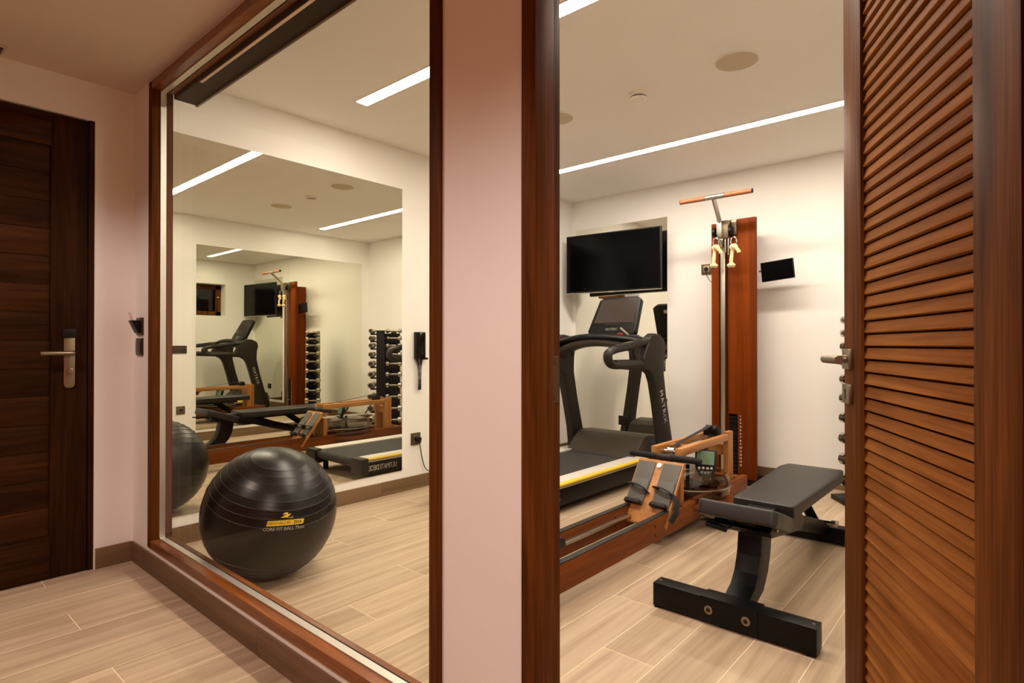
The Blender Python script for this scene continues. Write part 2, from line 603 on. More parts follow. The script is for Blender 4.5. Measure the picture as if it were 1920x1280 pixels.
for y in (P0 - 0.004, P1):
    MB().box(ix0 + 0.0005, ix1 - 0.0005, y, y + 0.004, iz0 + 0.0005, iz1 - 0.0005).build('pane', 'glass', win)
g = MB()
g.box(ix0, ix1, P1 + 0.004, P1 + 0.0065, iz0, iz0 + 0.003); g.box(ix0, ix1, P1 + 0.004, P1 + 0.0065, iz1 - 0.003, iz1)
g.build('gasket', 'rubber', win)

# ---- door frame of the gym door
df = struct_empty('trim_1', (DX0, YP, 0))
j = MB()
j.box(DX0, -0.735, YP - 0.004, 0.980, 0, DZ, bev=0.0015); j.box(DX0, -0.7475, 0.980, 1.018, 0, DZ, bev=0.0012)
j.build('jamb', 'oakz', df)
j = MB()
j.box(0.012, DX1, YP - 0.004, 0.975, 0, DZ, bev=0.0015); j.box(0.025, DX1, 0.975, 1.018, 0, DZ, bev=0.0012)
j.build('jamb', 'oakz', df)
MB().box(-0.735, 0.012, YP - 0.004, 1.018, DZ - 0.037, DZ, bev=0.0015).build('head', 'oakx', df)
sp = MB()
sp.box(-0.7475, -0.7455, 0.985, 1.012, 0.925, 1.025, bev=0.0005, seg=1)
for z in (0.938, 1.012):
    sp.cyl((-0.7455, 0.999, z), (-0.7435, 0.999, z), 0.006, 14)
sp.build('strike_plate', 'bronze', df)

# ---- gym door: louvred leaf standing open into the gym
DW, DT, DH = 0.695, 0.040, 2.075
d2 = struct_empty('door_2', (0.006, 0.98, 0.0), math.radians(117.6))
st = 0.115
MB().box(0, st, -DT, 0, 0.008, DH, bev=0.002).build('stile', 'oakz', d2, world=False)
MB().box(DW - st, DW, -DT, 0, 0.008, DH, bev=0.002).build('stile', 'oakz', d2, world=False)
MB().box(st, DW - st, -DT, 0, DH - 0.115, DH, bev=0.002).build('top_rail', 'oakx', d2, world=False)
MB().box(st, DW - st, -DT, 0, 0.008, 0.185, bev=0.002).build('bottom_rail', 'oakx', d2, world=False)
pitch = 0.0286
sl_len = DW - 2 * st + 0.004
slat_me = MB().box(-sl_len / 2, sl_len / 2, -0.0045, 0.0045, -0.0122, 0.0122, bev=0.0016, seg=2,
                   ).mesh('slat')
slat_me.transform(Matrix.Rotation(math.radians(15), 4, 'X'))
slat_me.materials.append(M['slat'])
z = 0.185 + 0.016
while z < DH - 0.115 - 0.012:
    place('slat', slat_me, d2, (DW / 2, -0.013, z))
    z += pitch
MB().box(st, DW - st, -DT + 0.001, -DT + 0.005, 0.185, DH - 0.115).build('back_panel', 'oakz', d2, world=False)
hx = DW - 0.037
h = MB(); h.box(hx - 0.024, hx + 0.024, 0, 0.009, 0.992, 1.040, bev=0.0015)
pl = h.build('handle_plate', 'nickel', d2, world=False)
h = MB()
h.tube([(hx, 0.009, 1.016), (hx, 0.046, 1.016), (hx - 0.001, 0.052, 1.016), (hx - 0.008, 0.055, 1.016), (hx - 0.02, 0.055, 1.016), (hx - 0.115, 0.055, 1.016)], 0.0095, 14)
h.build('lever', 'nickel', pl, world=False)
h = MB(); h.box(hx - 0.024, hx + 0.024, 0, 0.009, 0.911, 0.957, bev=0.0015)
kp = h.build('key_plate', 'nickel', d2, world=False)
h = MB(); h.box(hx - 0.003, hx + 0.003, 0.009, 0.0096, 0.921, 0.943); h.cyl((hx, 0.009, 0.941), (hx, 0.0096, 0.941), 0.0045, 14)
h.build('keyhole', 'black', kp, world=False)
# same furniture on the gym side
h = MB(); h.box(hx - 0.024, hx + 0.024, -DT - 0.009, -DT, 0.992, 1.040, bev=0.0015)
pl = h.build('handle_plate', 'nickel', d2, world=False)
h = MB(); h.tube([(hx, -DT - 0.009, 1.016), (hx, -DT - 0.05, 1.016), (hx - 0.012, -DT - 0.055, 1.016), (hx - 0.115, -DT - 0.055, 1.016)], 0.0095, 14)
h.build('lever', 'nickel', pl, world=False)
for zz in (0.25, 1.05, 1.85):
    MB().cyl((-0.004, -DT - 0.004, zz), (-0.004, -DT - 0.004, zz + 0.09), 0.007, 14).build('hinge', 'nickel', d2, world=False)

# ---- hall door: boards between stiles
d1 = struct_empty('door_1', (XE, D1B, 0))
fx0, fx1 = XE - 0.055, XE - 0.008
LY0, LY1 = -0.14, 0.738
SY0, SY1 = 0.0, 0.601
MB().box(XE - 0.10, XE - 0.003, 0.741, D1B - 0.002, 0.002, D1Z - 0.003, bev=0.0015).build('jamb', 'doorz', d1)
MB().box(XE - 0.10, XE - 0.003, D1A + 0.002, -0.143, 0.002, D1Z - 0.003, bev=0.0015).build('jamb', 'doorz', d1)
MB().box(fx0, fx1, SY1, LY1, 0.006, 2.088, bev=0.002).build('stile', 'doorz', d1)
MB().box(fx0, fx1, LY0, SY0, 0.006, 2.088, bev=0.002).build('stile', 'doorz', d1)
MB().box(fx0, fx1, SY0, SY1, 1.945, 2.088, bev=0.002).build('top_rail', 'doory', d1)
MB().box(fx0, fx1, SY0, SY1, 0.006, 0.194, bev=0.002).build('bottom_rail', 'doory', d1)
nb = 14
bh = (1.945 - 0.194) / nb
board_me = None
for i in range(nb):
    zc = 0.194 + bh * (i + 0.5)
    if board_me is None:
        board_me = MB().box(-0.02, 0.02, -(SY1 - SY0) / 2, (SY1 - SY0) / 2, -bh / 2 + 0.0006, bh / 2 - 0.0006, bev=0.0022, seg=2).mesh('board')
        board_me.materials.append(M['doory'])
    o = place('board', board_me, None, None)
    o.parent = d1
    o.location = Vector((fx1 - 0.008 - 0.02, (SY0 + SY1) / 2, zc)) - Vector((XE, D1B, 0))
hp = MB()
hp.prism([(0.648, 0.875)] + [(0.669 + 0.021 * math.cos(math.radians(a)), 0.873 + 0.021 * math.sin(math.radians(a))) for a in range(180, 361, 20)] + [(0.690, 1.09), (0.648, 1.09)], 'X', fx1, fx1 + 0.011, bev=0.001)
plate = hp.build('handle_plate', 'nickel', d1)
MB().prism([(0.642, 1.082), (0.694, 1.082), (0.694, 1.112), (0.688, 1.122), (0.648, 1.122), (0.642, 1.112)], 'X', fx1, fx1 + 0.018, bev=0.002).build('card_reader', 'black', plate)
t_ = MB(); t_.tube([(fx1 + 0.011, 0.676, 1.012), (fx1 + 0.045, 0.676, 1.012), (fx1 + 0.054, 0.672, 1.012), (fx1 + 0.057, 0.662, 1.012), (fx1 + 0.057, 0.556, 1.012)], 0.0105, 14)
t_.build('lever', 'nickel', plate)
MB().cyl((fx1 + 0.011, 0.671, 0.93), (fx1 + 0.026, 0.671, 0.93), 0.013, 20, bev=0.002).build('thumb_turn', 'nickel', plate)

# ---- window_2: small high window in the gym's left wall (seen only in the mirrors)
w2 = struct_empty('window_2', (XM, wy1, wz0))
a0, a1, b0, b1 = wy0 + 0.005, 4.150, wz0 + 0.004, wz1 - 0.004
wf = MB()
X0, X1 = XM - 0.245, XM - 0.185
wf.box(X0, X1, a0, wy1 - 0.002, b0, b0 + 0.075, bev=0.003); wf.box(X0, X1, a0, wy1 - 0.002, b1 - 0.075, b1, bev=0.003)
wf.box(X0, X1, a0, a0 + 0.08, b0, b1, bev=0.003); wf.box(X0, X1, wy1 - 0.085, wy1 - 0.002, b0, b1, bev=0.003)
wf.build('window_frame', 'oakz', w2)
MB().box(XM - 0.22, XM - 0.214, a0 + 0.07, wy1 - 0.07, b0 + 0.06, b1 - 0.06).build('pane', 'night', w2)
MB().box(XM - 0.2995, XM - 0.296, wy0, wy1, wz0, wz1).build('shutter', 'charcoal', w2)
MB().cyl((XM - 0.185, wy1 - 0.055, 1.86), (XM - 0.16, wy1 - 0.055, 1.86), 0.010, 14).build('handle', 'white', w2)

# ================================================================== FIXED THINGS
# ---- blind box over the window
bl = thing('blind_cassette', 'dark bronze roller blind box hanging above the inside of the big window', 'blind box', (-2.02, 1.06, 2.2))
bx = MB(); bx.box(-2.988, -1.062, 1.009, 1.112, 2.205, 2.30, bev=0.002); bx.build('cassette', 'soffit', bl)
MB().box(-2.988, -1.062, 1.104, 1.114, 2.198, 2.206, bev=0.001).build('lip', 'bronze', bl)
MB().box(-2.70, -1.10, 1.015, 1.027, 2.2025, 2.2049).build('light_slit', 'pale', bl)  # bright slit beside the frame head, light put in as a pale strip

# ---- LED strips
for y, lab in ((1.960, 'long warm white recessed LED strip in the ceiling nearest the glass partition'),
               (3.785, 'long warm white recessed LED strip in the ceiling near the television wall')):
    t = thing('led_strip', lab, 'light', (-1.57, y, ZC - 0.012), group='recessed ceiling LED strips')
    p = MB()
    for s_ in (-1, 1):
        p.box(-2.866, -0.280, y + s_ * 0.041 - 0.003, y + s_ * 0.041 + 0.003, ZC - 0.004, ZC - 0.0002)
    p.box(-2.870, -2.862, y - 0.044, y + 0.044, ZC - 0.004, ZC - 0.0002); p.box(-0.284, -0.276, y - 0.044, y + 0.044, ZC - 0.004, ZC - 0.0002)
    p.build('profile', 'white', t)
    MB().box(-2.862, -0.284, y - 0.037, y + 0.037, ZC - 0.0038, ZC - 0.0004).build('diffuser', 'led', t)

# ---- ceiling speakers, smoke detector, hall vent, hall downlights
for x, lab in ((-1.035, 'round pale ceiling speaker closer to the louvred door'), (-2.135, 'round pale ceiling speaker closer to the large mirror wall')):
    t = thing('ceiling_speaker', lab, 'speaker', (x, 2.88, ZC), group='ceiling speakers')
    MB().lathe([(0, -0.006), (0.095, -0.006), (0.098, -0.005), (0.098, 0)], (x, 2.88, ZC), 48).build('grille', 'speaker', t)
    MB().lathe([(0.0985, 0), (0.0985, -0.0065), (0.103, -0.0065), (0.106, 0)], (x, 2.88, ZC), 48).build('rim', 'white', t)
t = thing('smoke_detector', 'small white domed smoke detector on the gym ceiling', 'smoke detector', (-1.585, 2.895, ZC))
c = (-1.585, 2.895, ZC)
MB().lathe([(0, 0), (0.052, 0), (0.052, -0.016), (0.047, -0.021), (0, -0.021)], c, 36).build('base', 'white', t)
MB().lathe([(0, -0.021), (0.036, -0.021), (0.036, -0.031), (0, -0.031)], c, 36).build('sensor_gap', 'charcoal', t)
MB().lathe([(0.030, -0.031), (0.046, -0.029), (0.043, -0.042), (0.028, -0.050), (0, -0.052)], c, 36).build('dome', 'white', t)
t = thing('ceiling_vent', 'flat grey vent at the edge of the hall ceiling above the dark door', 'vent', (-3.173, 0.10, ZH))
p = MB()
p.box(-3.222, -3.124, -0.25, 0.430, ZH - 0.006, ZH, bev=0.001, seg=1); p.build('frame', 'speaker', t)
for k in range(3):
    MB().box(-3.212 + k * 0.028, -3.194 + k * 0.028, -0.24, 0.42, ZH - 0.009, ZH - 0.006).build('louvre', 'charcoal', t)
for lx, ly, pw, lab in ((0.58, -0.34, 2.0, 'round recessed hall downlight in front of the gym door'), (-2.20, -0.25, 0.9, 'round recessed hall downlight in front of the big window')):
    t = thing('ceiling_downlight', lab, 'light', (lx, ly, ZH), group='hall downlights')
    MB().lathe([(0.038, 0), (0.038, -0.004), (0.050, -0.004), (0.052, 0)], (lx, ly, ZH), 32).build('ring', 'white', t)
    MB().lathe([(0, -0.001), (0.037, -0.001), (0.037, 0), (0, 0)], (lx, ly, ZH), 32).build('lens', 'lampglow', t)
    ld = bpy.data.lights.new('downlight_beam', 'SPOT')
    ld.energy = HALL_POWER * pw
    ld.color = HALL_COLOR
    ld.spot_size = math.radians(146)
    ld.spot_blend = 0.35
    ld.shadow_soft_size = 0.045
    lo = bpy.data.objects.new('downlight_beam', ld)
    COL.objects.link(lo)
    lo.parent = t
    lo.location = (0, 0, -0.012)

# ---- mirrors
o = MB().box(XM, XM + 0.006, 1.012, 2.612, 0.152, 2.164).build('wall_mirror', 'mirror', loc=(XM, 1.8, 0.152))
tag(o, 'large frameless mirror on the gym wall behind the exercise ball', 'mirror')
t = thing('wall_mirror', 'wide two panel mirror on the wall behind the bench, seen in the large mirror', 'mirror', (XR, 3.55, 0.125))
MB().box(XR - 0.006, XR, 2.497, 3.5505, 0.125, 2.145).build('panel', 'mirror', t)
MB().box(XR - 0.006, XR, 3.5525, 4.61, 0.125, 2.145).build('panel', 'mirror', t)
o = MB().box(-3.272, -2.303, YT - 0.006, YT, 0.14, 2.172).build('wall_mirror', 'mirror', loc=(-2.79, YT, 0.14))
tag(o, 'narrow upright mirror behind the wall mounted television and treadmill', 'mirror')


# ---- sockets, switches
def plate_thing(name, label, cat, c, n, w, h_, kind='socket', mat='bronze', group=None):
    """square wall plate centred at c, facing along the axis vector n"""
    n = Vector(n)
    t = thing(name, label, cat, c, group=group)
    side = Vector((0, 0, 1)).cross(n)
    m4 = Matrix(((side.x, 0, n.x, c[0]), (side.y, 0, n.y, c[1]), (0, 1, n.z, c[2]), (0, 0, 0, 1)))
    MB().box(-w / 2, w / 2, -h_ / 2, h_ / 2, 0, 0.009, bev=0.0015, mat4=m4).build('plate', mat, t)
    if kind == 'socket':
        s_ = min(w, h_)
        MB().box(-s_ * 0.31, s_ * 0.31, -s_ * 0.31, s_ * 0.31, 0.009, 0.0115, bev=0.001, mat4=m4).build('insert', 'nickel' if mat == 'bronze' else 'darkplate', t)
        k = MB(); k.lathe([(0, 0.0118), (0.017, 0.0118), (0.0185, 0.0116), (0.0185, 0.0114)], (0, 0, 0), 24, mat4=None)
        bmesh.ops.transform(k.bm, matrix=m4, verts=k.bm.verts)
        k.build('hole', 'black', t)
    elif kind == 'switch':
        k = max(1, round(w / h_))
        ww = (w - 0.012) / k
        for i in range(k):
            x0 = -w / 2 + 0.006 + i * ww
            MB().box(x0 + 0.001, x0 + ww - 0.001, -h_ / 2 + 0.012, h_ / 2 - 0.012, 0.009, 0.0125, bev=0.001, mat4=m4).build('rocker', mat, t)
    return t, m4


t, m4 = plate_thing('wall_socket', 'brass coloured wall socket with a black plug below the wall phone', 'socket', (XM, 2.737, 0.363), (1, 0, 0), 0.086, 0.086)
pc = thing('power_cord', 'black plug with a thin cord hanging from the socket under the phone', 'cord', (XM + 0.012, 2.745, 0.36))
p = MB(); p.cyl((XM + 0.012, 2.745, 0.362), (XM + 0.045, 2.745, 0.362), 0.018, 18, bev=0.003); p.box(XM + 0.02, XM + 0.046, 2.735, 2.757, 0.335, 0.362, bev=0.003)
p.build('plug', 'black', pc)
MB().tube(spline([(XM + 0.035, 2.748, 0.338), (XM + 0.036, 2.758, 0.29), (XM + 0.03, 2.780, 0.21), (XM + 0.022, 2.815, 0.14), (XM + 0.018, 2.87, 0.105), (XM + 0.02, 2.96, 0.1)], 8), 0.0035, 8).build('cord', 'black', pc)
plate_thing('wall_socket', 'brass coloured wall socket low beside the edge of the two panel mirror', 'socket', (XR, 2.345, 0.35), (-1, 0, 0), 0.086, 0.086)
plate_thing('light_switch', 'wide dark triple switch plate above a socket beside the two panel mirror', 'switch', (XR, 2.29, 0.999), (-1, 0, 0), 0.228, 0.082, 'switch', 'darkplate')
t, m4 = plate_thing('wall_socket', 'brass coloured wall socket high beside the wooden cable tower', 'socket', (-1.951, YT, 1.680), (0, -1, 0), 0.086, 0.086)
MB().tube(spline([(-1.951, YT - 0.014, 1.675), (-1.945, YT - 0.02, 1.63), (-1.91, YT - 0.016, 1.575), (-1.85, YT - 0.014, 1.54)], 6), 0.0022, 8).build('lead', 'black', t)
plate_thing('wall_socket', 'black wall socket low on the mirror behind the treadmill', 'socket', (-2.743, YT - 0.006, 0.350), (0, -1, 0), 0.09, 0.084, 'socket', 'black')
t, m4 = plate_thing('card_switch', 'dark wall plate holding a white key card beside the big window frame', 'switch', (-3.150, YP + 0.003, 1.137), (0, -1, 0), 0.08, 0.082, 'none', 'darkplate')
MB().prism([(YP - 0.042, 1.165), (YP - 0.006, 1.165), (YP - 0.006, 1.105), (YP - 0.015, 1.105)], 'X', -3.184, -3.128, bev=0.002).build('card_slot', 'black', t)
MB().box(-3.177, -3.135, YP - 0.034, YP - 0.0325, 1.13, 1.205, rot=(math.radians(16), 0, 0)).build('key_card', 'white', t)
plate_thing('light_switch', 'dark square switch plate under the key card holder', 'switch', (-3.153, YP + 0.003, 1.040), (0, -1, 0), 0.082, 0.082, 'switch', 'darkplate')

# ---- wall phone
ph = thing('wall_phone', 'black wall phone with a dangling coiled cord right of the large mirror', 'phone', (XM, 2.77, 0.943))
MB().box(XM, XM + 0.028, 2.722, 2.814, 0.943, 1.143, bev=0.006).build('body', 'black', ph)
hs = MB()
hs.prism([(XM + 0.028, 0.952), (XM + 0.052, 0.950), (XM + 0.060, 0.975), (XM + 0.048, 1.045), (XM + 0.060, 1.115), (XM + 0.052, 1.138), (XM + 0.028, 1.138)], 'Y', 2.734, 2.788, bev=0.006)
hs.build('handset', 'gloss', ph)
MB().box(XM, XM + 0.045, 2.792, 2.822, 0.940, 0.956, bev=0.003).build('hook', 'black', ph)
coil = []
path = spline([(XM + 0.022, 2.735, 0.943), (XM + 0.028, 2.748, 0.90), (XM + 0.026, 2.753, 0.82), (XM + 0.024, 2.753, 0.735), (XM + 0.024, 2.758, 0.722), (XM + 0.024, 2.763, 0.74), (XM + 0.024, 2.765, 0.80), (XM + 0.024, 2.770, 0.90), (XM + 0.022, 2.775, 0.944)], 12)
for i in range(len(path) * 5):
    f = i / 5
    k = min(int(f), len(path) - 2)
    p_ = path[k].lerp(path[k + 1], f - k)
    a = i * 0.9
    coil.append(p_ + Vector((math.cos(a) * 0.0075, math.sin(a) * 0.0075, 0)))
MB().tube(coil, 0.0022, 5).build('coiled_cord', 'black', ph)

# ---- television
tv = thing('television', 'black flat screen television mounted on the wall above the treadmill', 'television', (-2.765, 4.56, 1.535), math.radians(5.5))
tw, th = 0.935, 0.54
MB().box(-tw / 2, tw / 2, -0.012, 0.02, 0, th, bev=0.004).build('case', 'black', tv, world=False)
MB().box(-tw / 2 + 0.010, tw / 2 - 0.010, -0.0135, -0.011, 0.014, th - 0.010).build('screen', 'gloss', tv, world=False)
p = MB(); p.box(-tw / 2, tw / 2, -0.015, 0.012, -0.006, 0.0, bev=0.001); p.box(-0.03, 0.03, -0.0165, -0.010, -0.011, 0.002, bev=0.002)
p.build('lower_trim', 'alu', tv, world=False)
MB().box(-0.24, 0.24, 0.02, 0.055, 0.08, th - 0.10, bev=0.01).build('rear_housing', 'black', tv, world=False)
p = MB(); p.box(-0.2, 0.2, 0.115, 0.132, 0.1, 0.42, bev=0.003); p.box(-0.03, 0.03, 0.05, 0.12, 0.22, 0.3, bev=0.003)
p.build('wall_bracket', 'blackpaint', tv, world=False)
lettering('standby_mark', 'o o', 0.012, 'greyprint', tv, frame((-0.27, -0.0137, 0.04), (1, 0, 0), (0, 0, 1)), 0.0002, world=False)

# ================================================================== EXERCISE BALL
BR = 0.289
BC = Vector((-2.575, 1.278, BR))
eb = thing('exercise_ball', 'black exercise ball with yellow printed label on the gym floor', 'exercise ball', (BC.x, BC.y, 0))
axis = Vector((0.30, -0.10, 0.95)).normalized()
axis = (Vector((math.cos(PHI), math.sin(PHI), 0)) * 0.23 + Vector((0, 0, 1)) * 0.93 + Vector((math.sin(PHI), -math.cos(PHI), 0)) * 0.20).normalized()
R3 = axis.to_track_quat('Z', 'Y').to_matrix().to_4x4()
prof = []
gro = [math.radians(a) for a in (17, 24, 31, 38, 45, 52, 59, 66, -24, -31, -38, -45, -52, -59, -66)]
N = 150
for i in range(N + 1):
    a = -math.pi / 2 + math.pi * i / N
    dr = 0.0
    for g_ in gro:
        dr += 0.0011 * math.exp(-((a - g_) / 0.008) ** 2)
    prof.append((max(0.0, (BR + dr) * math.cos(a)), (BR + dr) * math.sin(a)))
prof[0] = (0, prof[0][1]); prof[-1] = (0, prof[-1][1])
MB().lathe(prof, BC, 96, mat4=R3).build('shell', 'ball', eb, smooth=80)
g = MB()
for g_ in gro:
    rr = BR + 0.0012
    ring = [R3 @ Vector((rr * math.cos(g_) * math.cos(2 * math.pi * k / 96), rr * math.cos(g_) * math.sin(2 * math.pi * k / 96), rr * math.sin(g_))) + BC for k in range(96)]
    g.tube(ring, 0.0011, 5, closed=True)
g.build('rings', 'ballgroove', eb)

# label printed on the ball: placed where the sight line at pixel (537, 979) meets it
U_ = Vector((math.cos(PHI), math.sin(PHI), 0)); F_ = Vector((-math.sin(PHI), math.cos(PHI), 0)); Z_ = Vector((0, 0, 1))
ray = (F_ + U_ * ((537 - 960) / F_PX) + Z_ * ((646 - 979) / F_PX)).normalized()
oc = Vector((0, 0, 1.05)) - BC
bq = ray.dot(oc)
hit = Vector((0, 0, 1.05)) + ray * (-bq - math.sqrt(max(0, bq * bq - oc.dot(oc) + BR * BR)))
nrm = (hit - BC).normalized()
tx = axis.cross(nrm).normalized()
ty = nrm.cross(tx)


def ballwarp(extra):
    def f(co):
        d = (nrm * BR + tx * co.x + ty * co.y).normalized()
        return d * (BR + extra + max(0, co.z)) + Vector((0, 0, BR))
    return f


def on_ball(name, poly, mat, extra):
    """flat patch given as quads of (x, y), wrapped on the ball"""
    b = bmesh.new()
    f = ballwarp(extra)
    for q in poly:
        (xa, ya), (xb, yb), (xc, yc), (xd, yd) = q
        n = 8
        grid = [[None] * 3 for _ in range(n + 1)]
        for i in range(n + 1):
            for k in range(3):
                s0, s1 = i / n, k / 2
                x_ = (xa * (1 - s0) + xb * s0) * (1 - s1) + (xd * (1 - s0) + xc * s0) * s1
                y_ = (ya * (1 - s0) + yb * s0) * (1 - s1) + (yd * (1 - s0) + yc * s0) * s1
                grid[i][k] = b.verts.new(f(Vector((x_, y_, 0))))
        for i in range(n):
            for k in range(2):
                b.faces.new([grid[i][k], grid[i + 1][k], grid[i + 1][k + 1], grid[i][k + 1]])
    bmesh.ops.recalc_face_normals(b, faces=b.faces)
    me = bpy.data.meshes.new(name); b.to_mesh(me); b.free()
    me.materials.append(M[mat])
    return place(name, me, eb)


k_ = 0.00252      # metres on the ball per photo pixel
on_ball('label_strip', [((-31 * k_, -4.2 * k_), (29 * k_, -4.2 * k_), (31 * k_, 4.2 * k_), (-29 * k_, 4.2 * k_))], 'yellow', 0.0016)
on_ball('emblem', [((-6 * k_, 13.5 * k_), (2 * k_, 13.5 * k_), (3 * k_, 16.5 * k_), (-3 * k_, 16.5 * k_)),
                   ((-9 * k_, 8.5 * k_), (2 * k_, 8.5 * k_), (8 * k_, 14.5 * k_), (-2 * k_, 12.5 * k_)),
                   ((1 * k_, 7.5 * k_), (10 * k_, 7.5 * k_), (12 * k_, 10 * k_), (10 * k_, 9 * k_))], 'yellow', 0.0016)
lettering('label_text', 'ESSENTIALS BY', 6.2 * k_, 'bronze', eb, None, 0, warp=lambda co: ballwarp(0.0022)(Vector((co.x - 12 * k_, co.y, 0))))
lettering('label_text', 'ZIVA', 6.6 * k_, 'black', eb, None, 0, bold=0.0003, warp=lambda co: ballwarp(0.0022)(Vector((co.x + 19 * k_, co.y, 0))))
lettering('label_text', 'CORE FIT BALL 75cm', 7.4 * k_, 'offwhite', eb, None, 0, warp=lambda co: ballwarp(0.0018)(Vector((co.x - 2 * k_, co.y - 9.6 * k_, 0))))

# ================================================================== TREADMILL
tm = thing('treadmill', 'black treadmill with grey foot rails and yellow stripe under the television', 'treadmill', (-2.53, 3.5, 0))
XL, XRt = -2.925, -2.130
xc = (XL + XRt) / 2
MB().box(-2.84, -2.22, 2.66, 4.0, 0.075, 0.150, bev=0.004).build('deck_frame', 'blackpaint', tm)
belt = [(2.585 + 0.028 * math.cos(math.radians(a)), 0.142 + 0.032 * math.sin(math.radians(a))) for a in range(90, 271, 20)] + [(4.0, 0.110), (4.0, 0.174)]
MB().prism(belt, 'X', -2.795, -2.265).build('belt', 'beltm', tm)
for s_, x_in, x_out in ((1, -2.268, XRt), (-1, -2.792, XL)):
    p = MB()
    p.prism([(x_in, 0.166), (x_out - s_ * 0.022, 0.166), (x_out - s_ * 0.022, 0.190), (x_in, 0.186)], 'Y', 2.60, 4.06, bev=0.003)
    rail = p.build('foot_rail', 'railgrey', tm)
    MB().prism([(x_out - s_ * 0.0225, 0.189), (x_out - s_ * 0.004, 0.179), (x_out - s_ * 0.004, 0.169), (x_out - s_ * 0.0225, 0.166)], 'Y', 2.602, 4.05).build('yellow_stripe', 'yellow', rail)
    MB().prism([(x_out - s_ * 0.03, 0.1655), (x_out, 0.1665), (x_out, 0.156), (x_out - s_ * 0.03, 0.156)], 'Y', 2.602, 4.05, bev=0.001).build('edge_trim', 'alu', rail)
    MB().box(min(x_out, x_out - s_ * 0.035), max(x_out, x_out - s_ * 0.035) - 0.0, 2.605, 4.1, 0.052, 0.1555, bev=0.002).build('side_skirt', 'blackpaint', tm)
    MB().box(min(x_in, x_out) - 0.004, max(x_in, x_out) + 0.004, 2.535, 2.604, 0.070, 0.188, bev=0.010, seg=3).build('end_cap', 'charcoal', tm)
for x_ in (-2.86, -2.2):
    for y_ in (2.68, 4.2):
        MB().cyl((x_, y_, 0), (x_, y_, 0.06), 0.022, 18, bev=0.003).build('foot', 'rubber', tm)
SQ = Matrix.Diagonal((0.64, 1, 1, 1))
lettering('lettering', 'ULTIMATE', 0.056, 'offwhite', tm, frame((XL - 0.0008, 2.785, 0.108), (0, -1, 0), (0, 0, 1)) @ SQ, 0.0003)
lettering('lettering', 'DECK', 0.056, 'offwhite', tm, frame((XL - 0.0008, 2.650, 0.108), (0, -1, 0), (0, 0, 1)) @ SQ, 0.0003, bold=0.0016)
lettering('lettering', 'ULTIMATE', 0.056, 'offwhite', tm, frame((XRt + 0.0008, 2.72, 0.108), (0, 1, 0), (0, 0, 1)) @ SQ, 0.0003)
lettering('lettering', 'DECK', 0.056, 'offwhite', tm, frame((XRt + 0.0008, 2.855, 0.108), (0, 1, 0), (0, 0, 1)) @ SQ, 0.0003, bold=0.0016)
# motor hood
hood = [(3.955, 0.176), (4.00, 0.205), (4.06, 0.262), (4.10, 0.292), (4.15, 0.318), (4.21, 0.328), (4.34, 0.318), (4.43, 0.285), (4.46, 0.22), (4.46, 0.055), (3.955, 0.055)]
MB().prism(hood, 'X', -2.845, -2.215, bev=0.012, seg=3).build('motor_hood', 'hoodgrey', tm)
# uprights
for s_, xo in ((1, XRt), (-1, XL)):
    xa, xb = sorted((xo - s_ * 0.008, xo + s_ * 0.062))
    up = [(4.150, 0.06), (4.385, 0.06), (4.40, 0.11), (4.325, 0.30), (4.235, 0.60), (4.185, 0.82), (4.190, 0.95), (4.210, 1.03), (4.190, 1.09), (4.12, 1.128),
          (4.04, 1.138), (3.96, 1.105), (3.90, 1.01), (3.86, 0.950), (3.86, 0.868), (3.93, 0.858), (3.995, 0.825), (4.035, 0.76), (4.085, 0.60), (4.155, 0.34), (4.175, 0.20)]
    u = MB().prism(up, 'X', xa, xb, bev=0.012, seg=3).build('upright', 'charcoal', tm)
    xm_ = (xa + xb) / 2
    face = xb + 0.0006 if s_ > 0 else xa - 0.0006
    rd = (0, -0.2, 1.0) if s_ > 0 else (0, 0.2, -1.0)
    rdv = Vector((0, 0.165, -0.53))
    lettering('lettering', 'MATRIX', 0.066, 'offwhite', u, frame((face, 4.168, 0.57), rdv, (0, -rdv.z * s_, rdv.y * s_)), 0.0003, spacing=1.2)
    ar = MB()
    ar.tube(spline([(xm_, 3.93, 0.905), (xm_, 3.75, 0.905), (xm_, 3.55, 0.905), (xm_, 3.455, 0.915), (xm_, 3.415, 0.955), (xm_, 3.43, 0.995), (xm_, 3.52, 1.018), (xm_, 3.72, 1.040), (xm_, 3.95, 1.075)], 6), 0.031, 14, flat=(0.9, 1.1))
    ar.tube([(xm_, 3.92, 0.900), (xm_, 3.70, 0.906), (xm_, 3.50, 0.915)], [0.040, 0.038, 0.030], 14, flat=(1.0, 0.85))
    ar.tube([(xm_, 3.80, 0.915), (xm_, 3.75, 1.04)], 0.020, 12)
    arm = ar.build('handrail', 'charcoal', tm)
    MB().tube([(xm_, 3.50, 1.022), (xm_, 3.72, 1.046), (xm_, 3.86, 1.067)], 0.031, 14, flat=(0.85, 1.02)).build('grip', 'rubber', arm)
    MB().tube([(xm_, 3.52, 1.046), (xm_, 3.80, 1.080)], 0.0035, 8).build('grip_line', 'yellow', arm)
